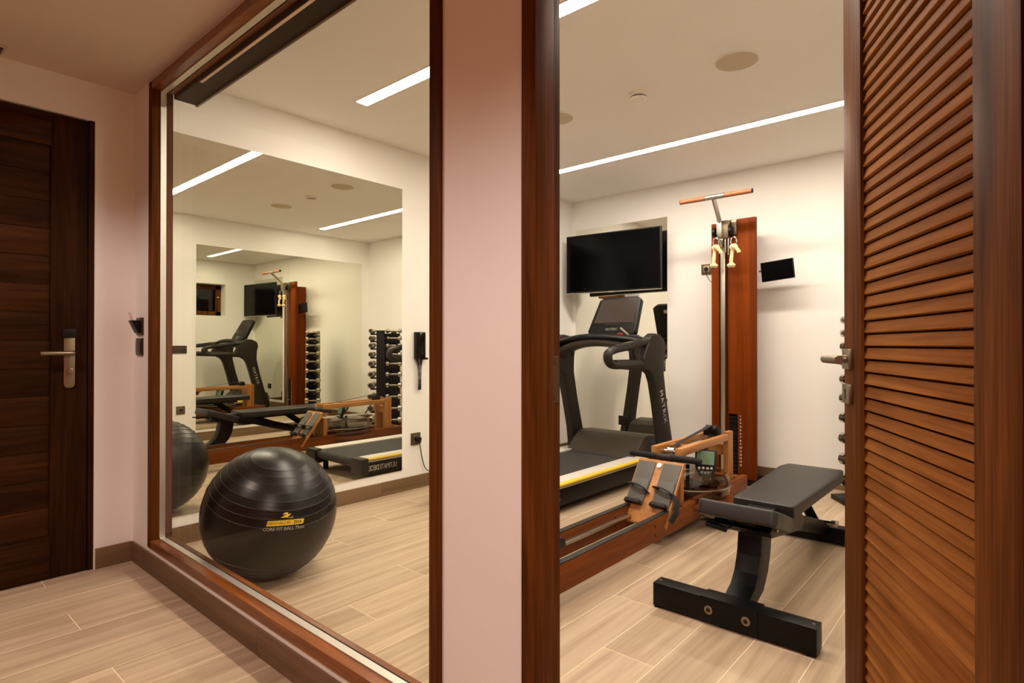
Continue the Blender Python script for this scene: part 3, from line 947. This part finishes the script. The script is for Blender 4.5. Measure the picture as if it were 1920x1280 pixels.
# dash bar with curved front
dash = spline([(XL - 0.03, 4.03, 1.035), (-2.86, 3.99, 1.075), (-2.70, 3.955, 1.102), (xc, 3.94, 1.112), (-2.35, 3.955, 1.105), (-2.20, 3.99, 1.085), (XRt + 0.02, 4.03, 1.06)], 6)
MB().tube(dash, 0.075, 20, flat=(0.40, 1.25), up=(0, 0, 1)).build('dashboard', 'black', tm)
MB().tube([p_ + Vector((0, -0.004, -0.040 - 0.045 * (abs(p_.x - xc) / 0.42) ** 2)) for p_ in dash], 0.075, 20, flat=(0.48, 1.05), up=(0, 0, 1)).build('dashboard_underside', 'hoodgrey', tm)
b_ = MB(); b_.cyl((-2.31, 3.93, 1.125), (-2.31, 3.93, 1.140), 0.022, 20, bev=0.003)
b_.build('stop_button', 'red', tm)
MB().tube([(-2.345, 4.0, 1.18), (-2.255, 3.96, 1.125)], 0.008, 10).build('control_stick', 'alu', tm)
MB().tube([(-2.30, 4.0, 1.125), (-2.2, 4.02, 1.115)], 0.026, 16, flat=(0.4, 1)).build('control_pad', 'black', tm)
k = MB(); k.tube([(-2.74, 3.90, 1.06), (-2.74, 3.90, 1.00)], 0.0012, 6); sk = k.build('safety_cord', 'black', tm)
k = MB(); k.box(-2.752, -2.728, 3.892, 3.908, 0.958, 1.002, bev=0.004); k.build('safety_key', 'black', sk)
# console
tilt = math.radians(-29)
cm = Matrix.Translation((xc + 0.045, 4.06, 1.135)) @ Matrix.Rotation(tilt, 4, 'X')
MB().prism([(-0.205, 0.0), (0.205, 0.0), (0.222, 0.03), (0.195, 0.335), (0.15, 0.36), (-0.15, 0.36), (-0.195, 0.335), (-0.222, 0.03)], 'Y', 0.0, 0.052, bev=0.010, seg=3, mat4=cm).build('console', 'black', tm)
con = MB().prism([(-0.182, 0.105), (0.182, 0.105), (0.168, 0.335), (-0.168, 0.335)], 'Y', -0.003, 0.004, bev=0.001, seg=1, mat4=cm).build('console_screen', 'screen', tm)
MB().prism([(-0.07, 0.085), (0.07, 0.085), (0.075, 0.098), (-0.075, 0.098)], 'Y', -0.004, 0.003, mat4=cm).build('console_keys', 'charcoal', tm)
lettering('console_mark', 'MATRIX', 0.030, 'greyprint', tm, cm @ frame((0, -0.0008, 0.045), (1, 0, 0), (0, 0, 1)), 0.0004, bold=0.0006)
MB().tube([(xc + 0.045, 4.05, 1.09), (xc + 0.045, 4.13, 1.17), (xc + 0.045, 4.19, 1.28)], 0.035, 14, flat=(0.6, 1.6)).build('console_mast', 'charcoal', tm)
p = MB(); p.box(-0.085, 0.085, 0.052, 0.058, 0.28, 0.315, bev=0.001, mat4=cm)
p.build('rear_label', 'offwhite', tm)

# ================================================================== WATER ROWER
rw = thing('rowing_machine', 'wooden water rowing machine with clear water tank between treadmill and bench', 'rowing machine', (-1.497, 2.8, 0))
RX0, RX1 = -1.63, -1.365
RZ0, RZ1 = 0.062, 0.176
for x0 in (RX0, RX1 - 0.036):
    r = MB().box(x0, x0 + 0.036, 1.56, 3.98, RZ0, RZ1, bev=0.003).build('rail', 'raily', rw)
    xi = x0 + 0.008
    MB().box(xi - 0.004, xi + 0.026, 1.60, 2.98, RZ1, RZ1 + 0.006, bev=0.001).build('track_strip', 'charcoal', r)
for x0 in (RX0 + 0.036, RX1 - 0.036 - 0.028):
    MB().box(x0, x0 + 0.028, 1.60, 2.95, 0.125, 0.137, bev=0.001).build('runner', 'alu', rw)
MB().box(RX1 - 0.068, RX1 - 0.030, 1.885, 1.925, 0.10, 0.172, bev=0.005).build('end_stop', 'black', rw)
MB().box(RX0 + 0.036, RX1 - 0.036, 1.56, 1.60, 0.08, 0.168, bev=0.003).build('rear_spacer', 'raily', rw)
MB().box(RX0 + 0.036, RX1 - 0.036, 3.90, 3.98, 0.07, 0.168, bev=0.003).build('front_spacer', 'raily', rw)
for x_ in (RX0 + 0.018, RX1 - 0.018):
    for y_ in (1.62, 3.86):
        MB().box(x_ - 0.016, x_ + 0.016, y_ - 0.04, y_ + 0.04, 0, RZ0, bev=0.004).build('foot', 'rubber', rw)
    for z_ in (0.14, 0.095):
        MB().cyl((x_ - 0.0185, 2.66, z_), (x_ + 0.0188, 2.66, z_), 0.008, 12).build('bolt', 'black', rw)
# seat
st_ = MB(); st_.prism([(1.635, 0.235), (1.660, 0.270), (1.700, 0.285), (1.800, 0.272), (1.875, 0.285), (1.905, 0.270), (1.915, 0.235)], 'X', -1.625, -1.37, bev=0.010, seg=3)
seat = st_.build('seat', 'black', rw)
MB().box(-1.565, -1.43, 1.65, 1.90, 0.165, 0.236, bev=0.004).build('seat_block', 'raily', seat)
for y_ in (1.68, 1.87):
    for x_ in (-1.578, -1.417):
        MB().cyl((x_ - 0.012, y_, 0.158), (x_ + 0.012, y_, 0.158), 0.021, 18).build('wheel', 'rubber', seat)
# footboard
fa = math.atan2(0.30, 0.34)
fm = Matrix.Translation((-1.497, 2.775, 0.105)) @ Matrix.Rotation(math.radians(52.5), 4, 'X') @ Matrix.Scale(0.87, 4, (0, 1, 0))
fb = MB().box(-0.135, 0.135, -0.006, 0.425, -0.012, 0.010, bev=0.003, mat4=fm).build('footboard', 'ashy', rw)
for s_ in (-1, 1):
    x0, x1 = sorted((s_ * 0.022, s_ * 0.128))
    MB().box(x0, x1, 0.175, 0.405, 0.010, 0.016, bev=0.002, mat4=fm).build('foot_plate', 'footgrey', fb)
    MB().box(x0 + 0.004, x1 - 0.004, 0.105, 0.28, 0.016, 0.023, bev=0.003, mat4=fm).build('foot_slider', 'footgrey', fb)
    q = MB()
    q.prism([(x0 + 0.004, 0.10), (x1 - 0.004, 0.10), (x1 - 0.010, 0.125), (x0 + 0.010, 0.125)], 'Z', 0.018, 0.052, bev=0.004, mat4=fm)
    q.build('heel_cup', 'black', fb)
    stp = MB()
    stp.tube([fm @ Vector((x0 - 0.002, 0.235, 0.012)), fm @ Vector((x0 + 0.01, 0.225, 0.045)), fm @ Vector(((x0 + x1) / 2, 0.215, 0.062)), fm @ Vector((x1 - 0.01, 0.205, 0.046)), fm @ Vector((x1 + 0.004, 0.195, 0.010))], 0.020, 10, flat=(0.2, 1.0))
    stp.build('strap', 'strap', fb)
MB().tube([fm @ Vector((0.128, 0.20, 0.03)), fm @ Vector((0.155, 0.17, 0.02)), fm @ Vector((0.165, 0.11, 0.0)), fm @ Vector((0.15, 0.04, 0.0))], 0.016, 10, flat=(0.25, 1.0)).build('strap_tail', 'strap', fb)
MB().cyl(fm @ Vector((0, 0.385, 0.010)), fm @ Vector((0, 0.385, 0.016)), 0.014, 20).build('badge', 'alu', fb)
MB().box(-1.60, -1.395, 3.02, 3.06, 0.10, 0.34, bev=0.003).build('footboard_support', 'ashz', rw)
# tank
tc_ = (-1.497, 3.335, 0.0)
MB().lathe([(0, 0.120), (0.2544, 0.120), (0.2640, 0.130), (0.2640, 0.148), (0, 0.148)], tc_, 64).build('tank_base', 'raily', rw)
tk = MB().lathe([(0, 0.150), (0.1920, 0.150), (0.2280, 0.163), (0.2412, 0.195), (0.2412, 0.222), (0.2484, 0.224), (0.2484, 0.232), (0.2412, 0.234), (0.2400, 0.262), (0.2208, 0.296), (0.1680, 0.312), (0, 0.316)], tc_, 64).build('tank', 'tank', rw)
MB().lathe([(0, 0.154), (0.1896, 0.154), (0.2232, 0.166), (0.2352, 0.196), (0.2352, 0.244), (0, 0.244)], tc_, 64).build('water', 'water', tk)
MB().lathe([(0.2418, 0.2245), (0.2502, 0.2245), (0.2502, 0.2315), (0.2418, 0.2315)], tc_, 64).build('tank_seam', 'alu', tk)
pd = MB(); pd.cyl((tc_[0], tc_[1], 0.16), (tc_[0], tc_[1], 0.33), 0.012, 14)
for k in range(4):
    a = math.radians(25 + 90 * k)
    pd.tube([(tc_[0], tc_[1], 0.215), (tc_[0] + 0.17 * math.cos(a), tc_[1] + 0.17 * math.sin(a), 0.215)], 0.022, 8, flat=(1.0, 0.15))
pd.build('paddle', 'black', tk)
# front post and arms
for x0 in (-1.585, -1.440):
    MB().box(x0, x0 + 0.034, 3.745, 3.835, 0.06, 0.485, bev=0.005).build('post', 'ashz', rw)
    MB().prism([(3.04, 0.470), (3.75, 0.470), (3.75, 0.430), (3.12, 0.425), (3.08, 0.375), (3.04, 0.375)], 'X', x0, x0 + 0.034, bev=0.004).build('arm', 'ashy', rw)
MB().box(-1.551, -1.440, 3.755, 3.825, 0.33, 0.40, bev=0.004).build('post_spacer', 'ashz', rw)
MB().box(-1.551, -1.440, 3.20, 3.27, 0.430, 0.462, bev=0.003).build('arm_spacer', 'ashy', rw)
pu = MB(); pu.cyl((-1.530, 3.70, 0.497), (-1.461, 3.70, 0.497), 0.030, 20); pu.box(-1.545, -1.447, 3.68, 3.72, 0.46, 0.512, bev=0.004)
pu.build('pulley', 'black', rw)
pu = MB(); pu.cyl((-1.551, 3.12, 0.435), (-1.44, 3.12, 0.435), 0.012, 14); pu.cyl((-1.516, 3.12, 0.435), (-1.478, 3.12, 0.435), 0.026, 18)
pu.build('front_pulley', 'steel', rw)
MB().tube([(-1.497, 3.69, 0.527), (-1.497, 3.40, 0.495), (-1.497, 3.13, 0.463)], 0.014, 8, flat=(0.12, 1.0), up=(0, 0, 1)).build('drive_strap', 'strap', rw)
MB().tube([(-1.497, 3.68, 0.47), (-1.497, 3.56, 0.33)], 0.014, 8, flat=(0.12, 1.0)).build('drive_strap', 'strap', rw)
hb = MB(); hb.tube([(-1.71, 3.025, 0.418), (-1.70, 3.025, 0.418), (-1.29, 3.025, 0.418), (-1.28, 3.025, 0.418)], [0.012, 0.0175, 0.0175, 0.012], 18)
hd = hb.build('handle', 'rubber', rw)
MB().tube([(-1.535, 3.025, 0.418), (-1.455, 3.025, 0.418)], 0.0185, 18).build('handle_sleeve', 'charcoal', hd)
# monitor on the right arm
mm = Matrix.Translation((-1.385, 3.33, 0.355)) @ Matrix.Rotation(math.radians(12), 4, 'Z') @ Matrix.Rotation(math.radians(-14), 4, 'X')
mo = MB().prism([(-0.058, -0.035), (0.058, -0.035), (0.064, 0.075), (-0.064, 0.075)], 'Y', 0.0, 0.026, bev=0.005, mat4=mm)
mo.prism([(-0.058, -0.034), (0.058, -0.034), (0.030, -0.085), (-0.030, -0.085)], 'Y', 0.0, 0.024, bev=0.005, mat4=mm)
mn = mo.build('monitor', 'black', rw)
MB().box(-0.050, 0.050, -0.003, 0.001, -0.012, 0.066, bev=0.001, seg=1, mat4=mm).build('monitor_screen', 'lcd', mn)
for bx_, bz_ in ((-0.034, -0.034), (-0.010, -0.032), (0.014, -0.032), (0.036, -0.030), (-0.018, -0.056), (0.002, -0.058), (0.020, -0.056)):
    MB().cyl(mm @ Vector((bx_, -0.003, bz_)), mm @ Vector((bx_, 0.001, bz_)), 0.0075, 12).build('monitor_key', 'offwhite', mn)
MB().tube([mm @ Vector((0, 0.026, 0.0)), (-1.41, 3.40, 0.38), (-1.425, 3.42, 0.45)], 0.010, 10).build('monitor_arm', 'black', mn)

# ================================================================== CABLE TOWER
ct = thing('cable_tower', 'tall cherry wood cable pulley tower with weight stack and wooden pull bar', 'cable machine', (-1.65, 4.6, 0))
TY0, TY1 = 4.50, 4.532
MB().box(-1.820, -1.757, TY0, TY1, 0.022, 2.004, bev=0.004).build('side_board', 'towerz', ct)
rb = MB()
rb.box(-1.617, -1.478, TY0, TY1, 0.022, 2.018, bev=0.004)
rb.box(-1.689, -1.616, TY0, TY1, 0.515, 2.018, bev=0.004)
rb.build('front_board', 'towerz', ct)
MB().box(-1.757, -1.689, TY0 + 0.022, TY1, 0.022, 2.0).build('groove_board', 'towerz', ct)
MB().box(-1.689, -1.617, TY0 + 0.05, TY0 + 0.06, 0.022, 0.515).build('stack_recess', 'black', ct)
for k in range(15):
    zz = 0.030 + k * 0.031
    MB().box(-1.683, -1.622, TY0 + 0.004, TY0 + 0.049, zz, zz + 0.0285, bev=0.0015, seg=1).build('weight_plate', 'blackpaint', ct)
for k in range(15):
    lettering('weight_number', str(k + 1), 0.020, 'white', ct, frame((-1.594, TY0 - 0.0008, 0.502 - k * 0.0268), (1, 0, 0), (0, 0, 1)), 0.0003, bold=0.0004)
MB().ball((-1.668, TY0 - 0.008, 0.205), 0.013).build('selector_knob', 'alu', ct)
MB().box(-1.80, -1.56, TY0 + 0.062, YT - 0.012, 0.05, 1.95, bev=0.003).build('rear_carcass', 'towerz', ct)
MB().box(-1.826, -1.44, 4.40, YT - 0.012, 0.0, 0.022, bev=0.003).build('base_plate', 'blackpaint', ct)
MB().box(-1.739, -1.703, TY0 - 0.022, TY0 + 0.012, 0.05, 1.86, bev=0.004).build('guide_rail', 'alu', ct)
# carriage and pulleys
cg = MB(); cg.box(-1.738, -1.704, TY0 - 0.062, TY0 - 0.020, 1.80, 1.92, bev=0.006)
cg.cyl((-1.690, TY0 - 0.05, 1.76), (-1.690, TY0 - 0.05, 1.90), 0.008, 14); cg.cyl((-1.668, TY0 - 0.045, 1.74), (-1.668, TY0 - 0.045, 1.90), 0.008, 14)
carr = cg.build('carriage', 'steel', ct)
for x_ in (-1.775, -1.650):
    MB().cyl((x_ - 0.012, TY0 - 0.04, 1.925), (x_ + 0.012, TY0 - 0.04, 1.925), 0.038, 22, bev=0.004).build('pulley', 'black', carr)
pk = MB()
pk.box(-1.71, -1.66, TY0 - 0.075, TY0, 1.87, 2.005, bev=0.005); pk.box(-1.655, -1.615, TY0 - 0.02, TY0 + 0.04, 1.90, 2.01, bev=0.004)
pk.build('pulley_bracket', 'nickel', carr)
ab = MB(); ab.box(-1.740, -1.700, TY0 - 0.10, TY0 - 0.06, 1.875, 1.995, bev=0.005)
arm = ab.build('bar_socket', 'alu', ct)
MB().tube([(-1.720, TY0 - 0.080, 1.985), (-1.712, TY0 - 0.14, 2.04), (-1.690, 4.225, 2.132)], 0.017, 4, flat=(1.0, 1.0)).build('bar_arm', 'alu', arm)
MB().cyl((-1.747, 4.218, 2.1445), (-1.608, 4.218, 2.1445), 0.0195, 20).build('bar_sleeve', 'alu', arm)
for x0, x1 in ((-1.945, -1.747), (-1.608, -1.410)):
    MB().cyl((x0, 4.218, 2.1445), (x1, 4.218, 2.1445), 0.0175, 20, bev=0.002).build('bar_grip', 'gripx', arm)
for x0, x1 in ((-1.949, -1.945), (-1.410, -1.406)):
    MB().cyl((x0, 4.218, 2.1445), (x1, 4.218, 2.1445), 0.017, 20).build('bar_cap', 'black', arm)

# rope handles hanging from the carabiners
for x_t, x_b, zo, lab in ((-1.738, -1.752, 0.0, 'short cotton rope handle hanging on the left side of the cable tower'),
                          (-1.602, -1.618, -0.008, 'short cotton rope handle hanging on the right side of the cable tower')):
    rh = thing('rope_handle', lab, 'rope handle', (x_t, 4.41, 1.64), group='rope handles on the cable tower')
    yy = 4.385
    MB().tube([(x_t - 0.022 * math.cos(math.radians(a)) * (1 if x_t < -1.65 else 1), yy, 1.835 + zo + 0.034 * math.sin(math.radians(a))) for a in range(0, 360, 24)], 0.0045, 8, closed=True).build('carabiner', 'steel', rh)
    MB().tube([(x_t, yy, 1.865 + zo), (x_t + 0.006, yy + 0.02, 1.905)], 0.003, 8).build('cable', 'black', rh)
    MB().tube(spline([(x_t - 0.006, yy - 0.010, 1.788 + zo), (x_t - 0.010, yy, 1.76 + zo), (x_b, yy - 0.006, 1.70 + zo), (x_b - 0.002, yy, 1.672 + zo)], 5), 0.0135, 12).build('rope', 'rope', rh)
    kn = MB(); kn.ball((x_t, yy, 1.796 + zo), 0.028, 18, (1.1, 0.9, 0.85)); kn.tube(spline([(x_t, yy - 0.02, 1.80 + zo), (x_t + 0.022, yy - 0.022, 1.785 + zo), (x_t + 0.040, yy - 0.012, 1.760 + zo), (x_t + 0.044, yy - 0.008, 1.748 + zo)], 5), 0.014, 12)
    kn.build('knot', 'rope', rh)
    kn = MB(); kn.lathe([(0, 0.016), (0.016, 0.015), (0.030, 0.004), (0.031, -0.006), (0.022, -0.019), (0.010, -0.022), (0, -0.02)], (x_b - 0.002, yy, 1.66 + zo), 20)
    kn.build('end_knot', 'rope', rh)
    MB().lathe([(0, 0), (0.010, 0), (0.010, -0.004), (0, -0.004)], (x_b - 0.002, yy - 0.004, 1.639 + zo), 14).build('end_core', 'black', rh)

# tablet on its side arm
tb = thing('tablet', 'small black tablet on a side arm of the wooden cable tower', 'tablet', (-1.478, 4.55, 1.60))
tmx = Matrix.Translation((-1.337, 4.545, 1.604)) @ Matrix.Rotation(math.radians(-5), 4, 'Y')
MB().box(-0.117, 0.117, -0.006, 0.008, -0.074, 0.074, bev=0.006, mat4=tmx).build('case', 'black', tb)
MB().box(-0.110, 0.110, -0.0075, -0.005, -0.068, 0.068, mat4=tmx).build('screen', 'gloss', tb)
MB().tube([(-1.474, 4.555, 1.607), (-1.448, 4.56, 1.607), (-1.40, 4.556, 1.607)], 0.008, 10).build('arm', 'steel', tb)

# ================================================================== WEIGHT BENCH
be = thing('weight_bench', 'black adjustable weight bench with padded seat in front of the door', 'weight bench', (-0.80, 2.17, 0))
bc = -0.805
p = MB(); p.box(-1.102, -0.505, 2.128, 2.200, 0.008, 0.100, bev=0.004)
ft = p.build('front_foot', 'blackpaint', be)
p = MB(); p.box(-0.905, -0.695, 2.124, 2.204, 0.010, 0.104, bev=0.003); p.build('foot_sleeve', 'blackpaint', ft)
for x_ in (-0.872, -0.735):
    p = MB(); p.cyl((x_, 2.125, 0.058), (x_, 2.119, 0.058), 0.0165, 20, bev=0.002); b_ = p.build('bolt', 'nickel', ft)
    MB().cyl((x_, 2.119, 0.058), (x_, 2.1180, 0.058), 0.0085, 6).build('bolt_socket', 'black', b_)
for x_ in (-1.085, -0.522):
    MB().cyl((x_, 2.164, 0.100), (x_, 2.164, 0.1015), 0.0055, 12).build('rivet', 'nickel', ft)
for x_ in (-1.085, -0.525):
    MB().box(x_ - 0.015, x_ + 0.015, 2.135, 2.193, 0, 0.009).build('foot_pad', 'rubber', ft)
outer = [(2.19, 0.02), (2.26, 0.035), (2.34, 0.075), (2.395, 0.135), (2.425, 0.20), (2.44, 0.28), (2.442, 0.345)]
inner = [(2.375, 0.345), (2.372, 0.285), (2.358, 0.215), (2.33, 0.155), (2.29, 0.115), (2.235, 0.090), (2.19, 0.085)]
outer = [(a + 0.055, b) if i > 1 else (a, b) for i, (a, b) in enumerate(outer)]
MB().prism(outer + inner, 'X', bc - 0.047, bc + 0.047, bev=0.004).build('post', 'blackpaint', be)
# head bracket and main spine
hdp = [(2.28, 0.375), (2.28, 0.330), (2.34, 0.318), (2.50, 0.315), (2.86, 0.20), (3.42, 0.045), (3.47, 0.045), (3.47, 0.10), (2.90, 0.265), (2.62, 0.372)]
MB().prism(hdp, 'X', bc - 0.055, bc + 0.055, bev=0.004).build('spine', 'blackpaint', be)
MB().prism([(2.265, 0.345), (2.30, 0.318), (2.66, 0.262), (2.74, 0.275), (2.70, 0.330), (2.52, 0.338), (2.32, 0.375)], 'X', bc - 0.110, bc + 0.110, bev=0.005).build('head_bracket', 'blackpaint', be)
lettering('lettering', 'MATRIX', 0.022, 'greyprint', be, frame((bc + 0.1104, 2.52, 0.310), (0, 1, -0.13), (0, 0.13, 1)), 0.0003, spacing=1.2)
for y_ in (2.35, 2.40):
    MB().cyl((bc + 0.110, y_, 0.338), (bc + 0.114, y_, 0.338), 0.008, 12).build('bolt', 'alu', be)
for k in range(6):
    MB().box(bc - 0.046, bc + 0.046, 2.72 + k * 0.085, 2.745 + k * 0.085, 0.285 - k * 0.0255, 0.312 - k * 0.0255, bev=0.003, rot=(math.radians(-16), 0, 0)).build('ladder_notch', 'blackpaint', be)
MB().tube([(bc + 0.0, 3.05, 0.335), (bc + 0.0, 3.33, 0.135)], 0.030, 4).build('support_strut', 'blackpaint', be)
MB().cyl((bc - 0.075, 3.335, 0.130), (bc + 0.085, 3.335, 0.130), 0.012, 16).build('strut_pin', 'steel', be)
MB().cyl((bc + 0.085, 3.335, 0.130), (bc + 0.115, 3.335, 0.130), 0.019, 18, bev=0.002).build('pin_knob', 'alu', be)
rf = MB(); rf.box(-1.02, -0.59, 3.40, 3.475, 0.008, 0.090, bev=0.004); rf.build('rear_foot', 'blackpaint', be)
for x_ in (-1.03, -0.58):
    MB().cyl((x_ - 0.014, 3.445, 0.04), (x_ + 0.014, 3.445, 0.04), 0.04, 22).build('wheel', 'rubber', be)
# pads: seat raised at its front, long flat back pad
sm = Matrix.Translation((bc, 2.515, 0.350)) @ Matrix.Rotation(math.radians(-18), 4, 'X')
MB().prism([(-0.125, 0.0), (0.125, 0.0), (0.150, -0.22), (0.150, -0.30), (0.135, -0.315), (-0.135, -0.315), (-0.150, -0.30), (-0.150, -0.22)], 'Z', -0.060, 0.0, bev=0.012, seg=3, mat4=sm).build('seat_pad', 'pad', be)
MB().prism([(bc - 0.128, 2.535), (bc + 0.122, 2.535), (bc + 0.130, 3.35), (bc + 0.118, 3.45), (bc - 0.155, 3.45), (bc - 0.175, 3.35)], 'Z', 0.335, 0.392, bev=0.013, seg=3).build('back_pad', 'pad', be)
MB().box(bc - 0.085, bc + 0.085, 2.56, 3.30, 0.312, 0.336, bev=0.003).build('pad_board', 'black', be)
lv = MB(); lv.tube([(bc - 0.085, 2.262, 0.352), (bc - 0.150, 2.258, 0.352)], 0.007, 10); lv.tube([(bc - 0.05, 2.258, 0.330), (bc - 0.13, 2.258, 0.337)], 0.012, 12)
lv.tube([(bc - 0.02, 2.27, 0.36), (bc - 0.01, 2.17, 0.365), (bc - 0.01, 2.13, 0.372)], 0.006, 10)
lv.build('release_lever', 'blackpaint', be)

# ================================================================== DUMBBELL RACK
RKC = Vector((-0.715, 4.345, 0))
va = math.atan2(0.66, -0.75)                       # local x towards the back wall corner of the rack
rk = thing('dumbbell_rack', 'black upright dumbbell tower rack in the back corner of the gym', 'rack', tuple(RKC), va)
levels = [1.215, 1.125, 1.035, 0.925, 0.810, 0.680, 0.545, 0.405, 0.262, 0.118]
sizes = [0.027, 0.028, 0.030, 0.031, 0.033, 0.035, 0.037, 0.039, 0.041, 0.043]
MB().prism([(-0.050, 0.075), (0.048, 0.075), (0.030, -0.055), (-0.030, -0.055)], 'Z', 0.03, 1.215, bev=0.003).build('post', 'blackpaint', rk, world=False)
MB().prism([(-0.15, -0.16), (0.10, -0.16), (0.24, -0.06), (0.24, 0.10), (0.06, 0.14), (-0.15, 0.14)], 'Z', 0.0, 0.032, bev=0.006).build('base', 'blackpaint', rk, world=False)
for zl, rr in zip(levels, sizes):
    c_ = MB()
    zc_ = zl + rr * 0.15
    c_.box(0.030, 0.186, -0.018, 0.018, zc_ - rr - 0.022, zc_ - rr - 0.004, bev=0.002, seg=1)
    c_.box(0.116, 0.184, -0.022, 0.022, zc_ - rr - 0.006, zc_ - 0.0150, bev=0.002, seg=1)
    c_.build('cradle', 'blackpaint', rk, world=False)
    c_ = MB()
    c_.box(-0.144, -0.030, -0.048, -0.012, zc_ - rr - 0.022, zc_ - rr - 0.004, bev=0.002, seg=1)
    c_.box(-0.144, -0.100, -0.066, 0.006, zc_ - rr - 0.006, zc_ - 0.0150, bev=0.002, seg=1)
    c_.build('cradle', 'blackpaint', rk, world=False)
MB().box(0.02, 0.215, -0.066, -0.056, 0.030, 1.19, bev=0.002).build('wing_plate', 'blackpaint', rk, world=False)
MB().prism([(-0.06, 0.085), (0.058, 0.085), (0.04, -0.06), (-0.04, -0.06)], 'Z', 1.215, 1.225, bev=0.002).build('cap', 'blackpaint', rk, world=False)


def dumbbell(rr, label, grp, m4):
    """head, grip, head along local x"""
    c0 = m4.translation
    t = thing('dumbbell', label, 'dumbbell', tuple(c0), group=grp)
    hl = 0.030 + rr * 0.45
    g_ = 0.052
    for s_ in (-1, 1):
        q = MB()
        q.tube([(s_ * g_, 0, 0), (s_ * (g_ + 0.006), 0, 0), (s_ * (g_ + hl - 0.006), 0, 0), (s_ * (g_ + hl), 0, 0)], [rr * 0.62, rr, rr, rr * 0.85], 20, mat4=m4)
        hd_ = q.build('head', 'chrome', t)
        q = MB(); q.tube([(s_ * (g_ + hl), 0, 0), (s_ * (g_ + hl + 0.001), 0, 0)], rr * 0.62, 18, mat4=m4)
        q.build('end_disc', 'charcoal', hd_)
    q = MB(); q.tube([(-g_, 0, 0), (-g_ * 0.5, 0, 0), (0, 0, 0), (g_ * 0.5, 0, 0), (g_, 0, 0)], [0.011, 0.0135, 0.0145, 0.0135, 0.011], 14, mat4=m4)
    q.build('grip', 'steel', t)


words = ['topmost', 'second', 'third', 'fourth', 'fifth', 'sixth', 'seventh', 'eighth', 'ninth', 'lowest']
base = Matrix.Translation(RKC) @ Matrix.Rotation(va, 4, 'Z')
for zl, rr, wd in zip(levels, sizes, words):
    tier = wd + ' tier' if wd in ('topmost', 'lowest') else wd + ' tier from the top'
    dumbbell(rr, 'chrome dumbbell seen lengthwise on the %s of the rack' % tier, 'chrome dumbbells on the tower rack',
             base @ Matrix.Translation((0.150, 0.0, zl + rr * 0.15)))
    dumbbell(rr, 'chrome dumbbell seen end on at the %s of the rack' % tier, 'chrome dumbbells on the tower rack',
             base @ Matrix.Translation((-0.122, -0.03, zl + rr * 0.15)) @ Matrix.Rotation(math.pi / 2, 4, 'Z'))
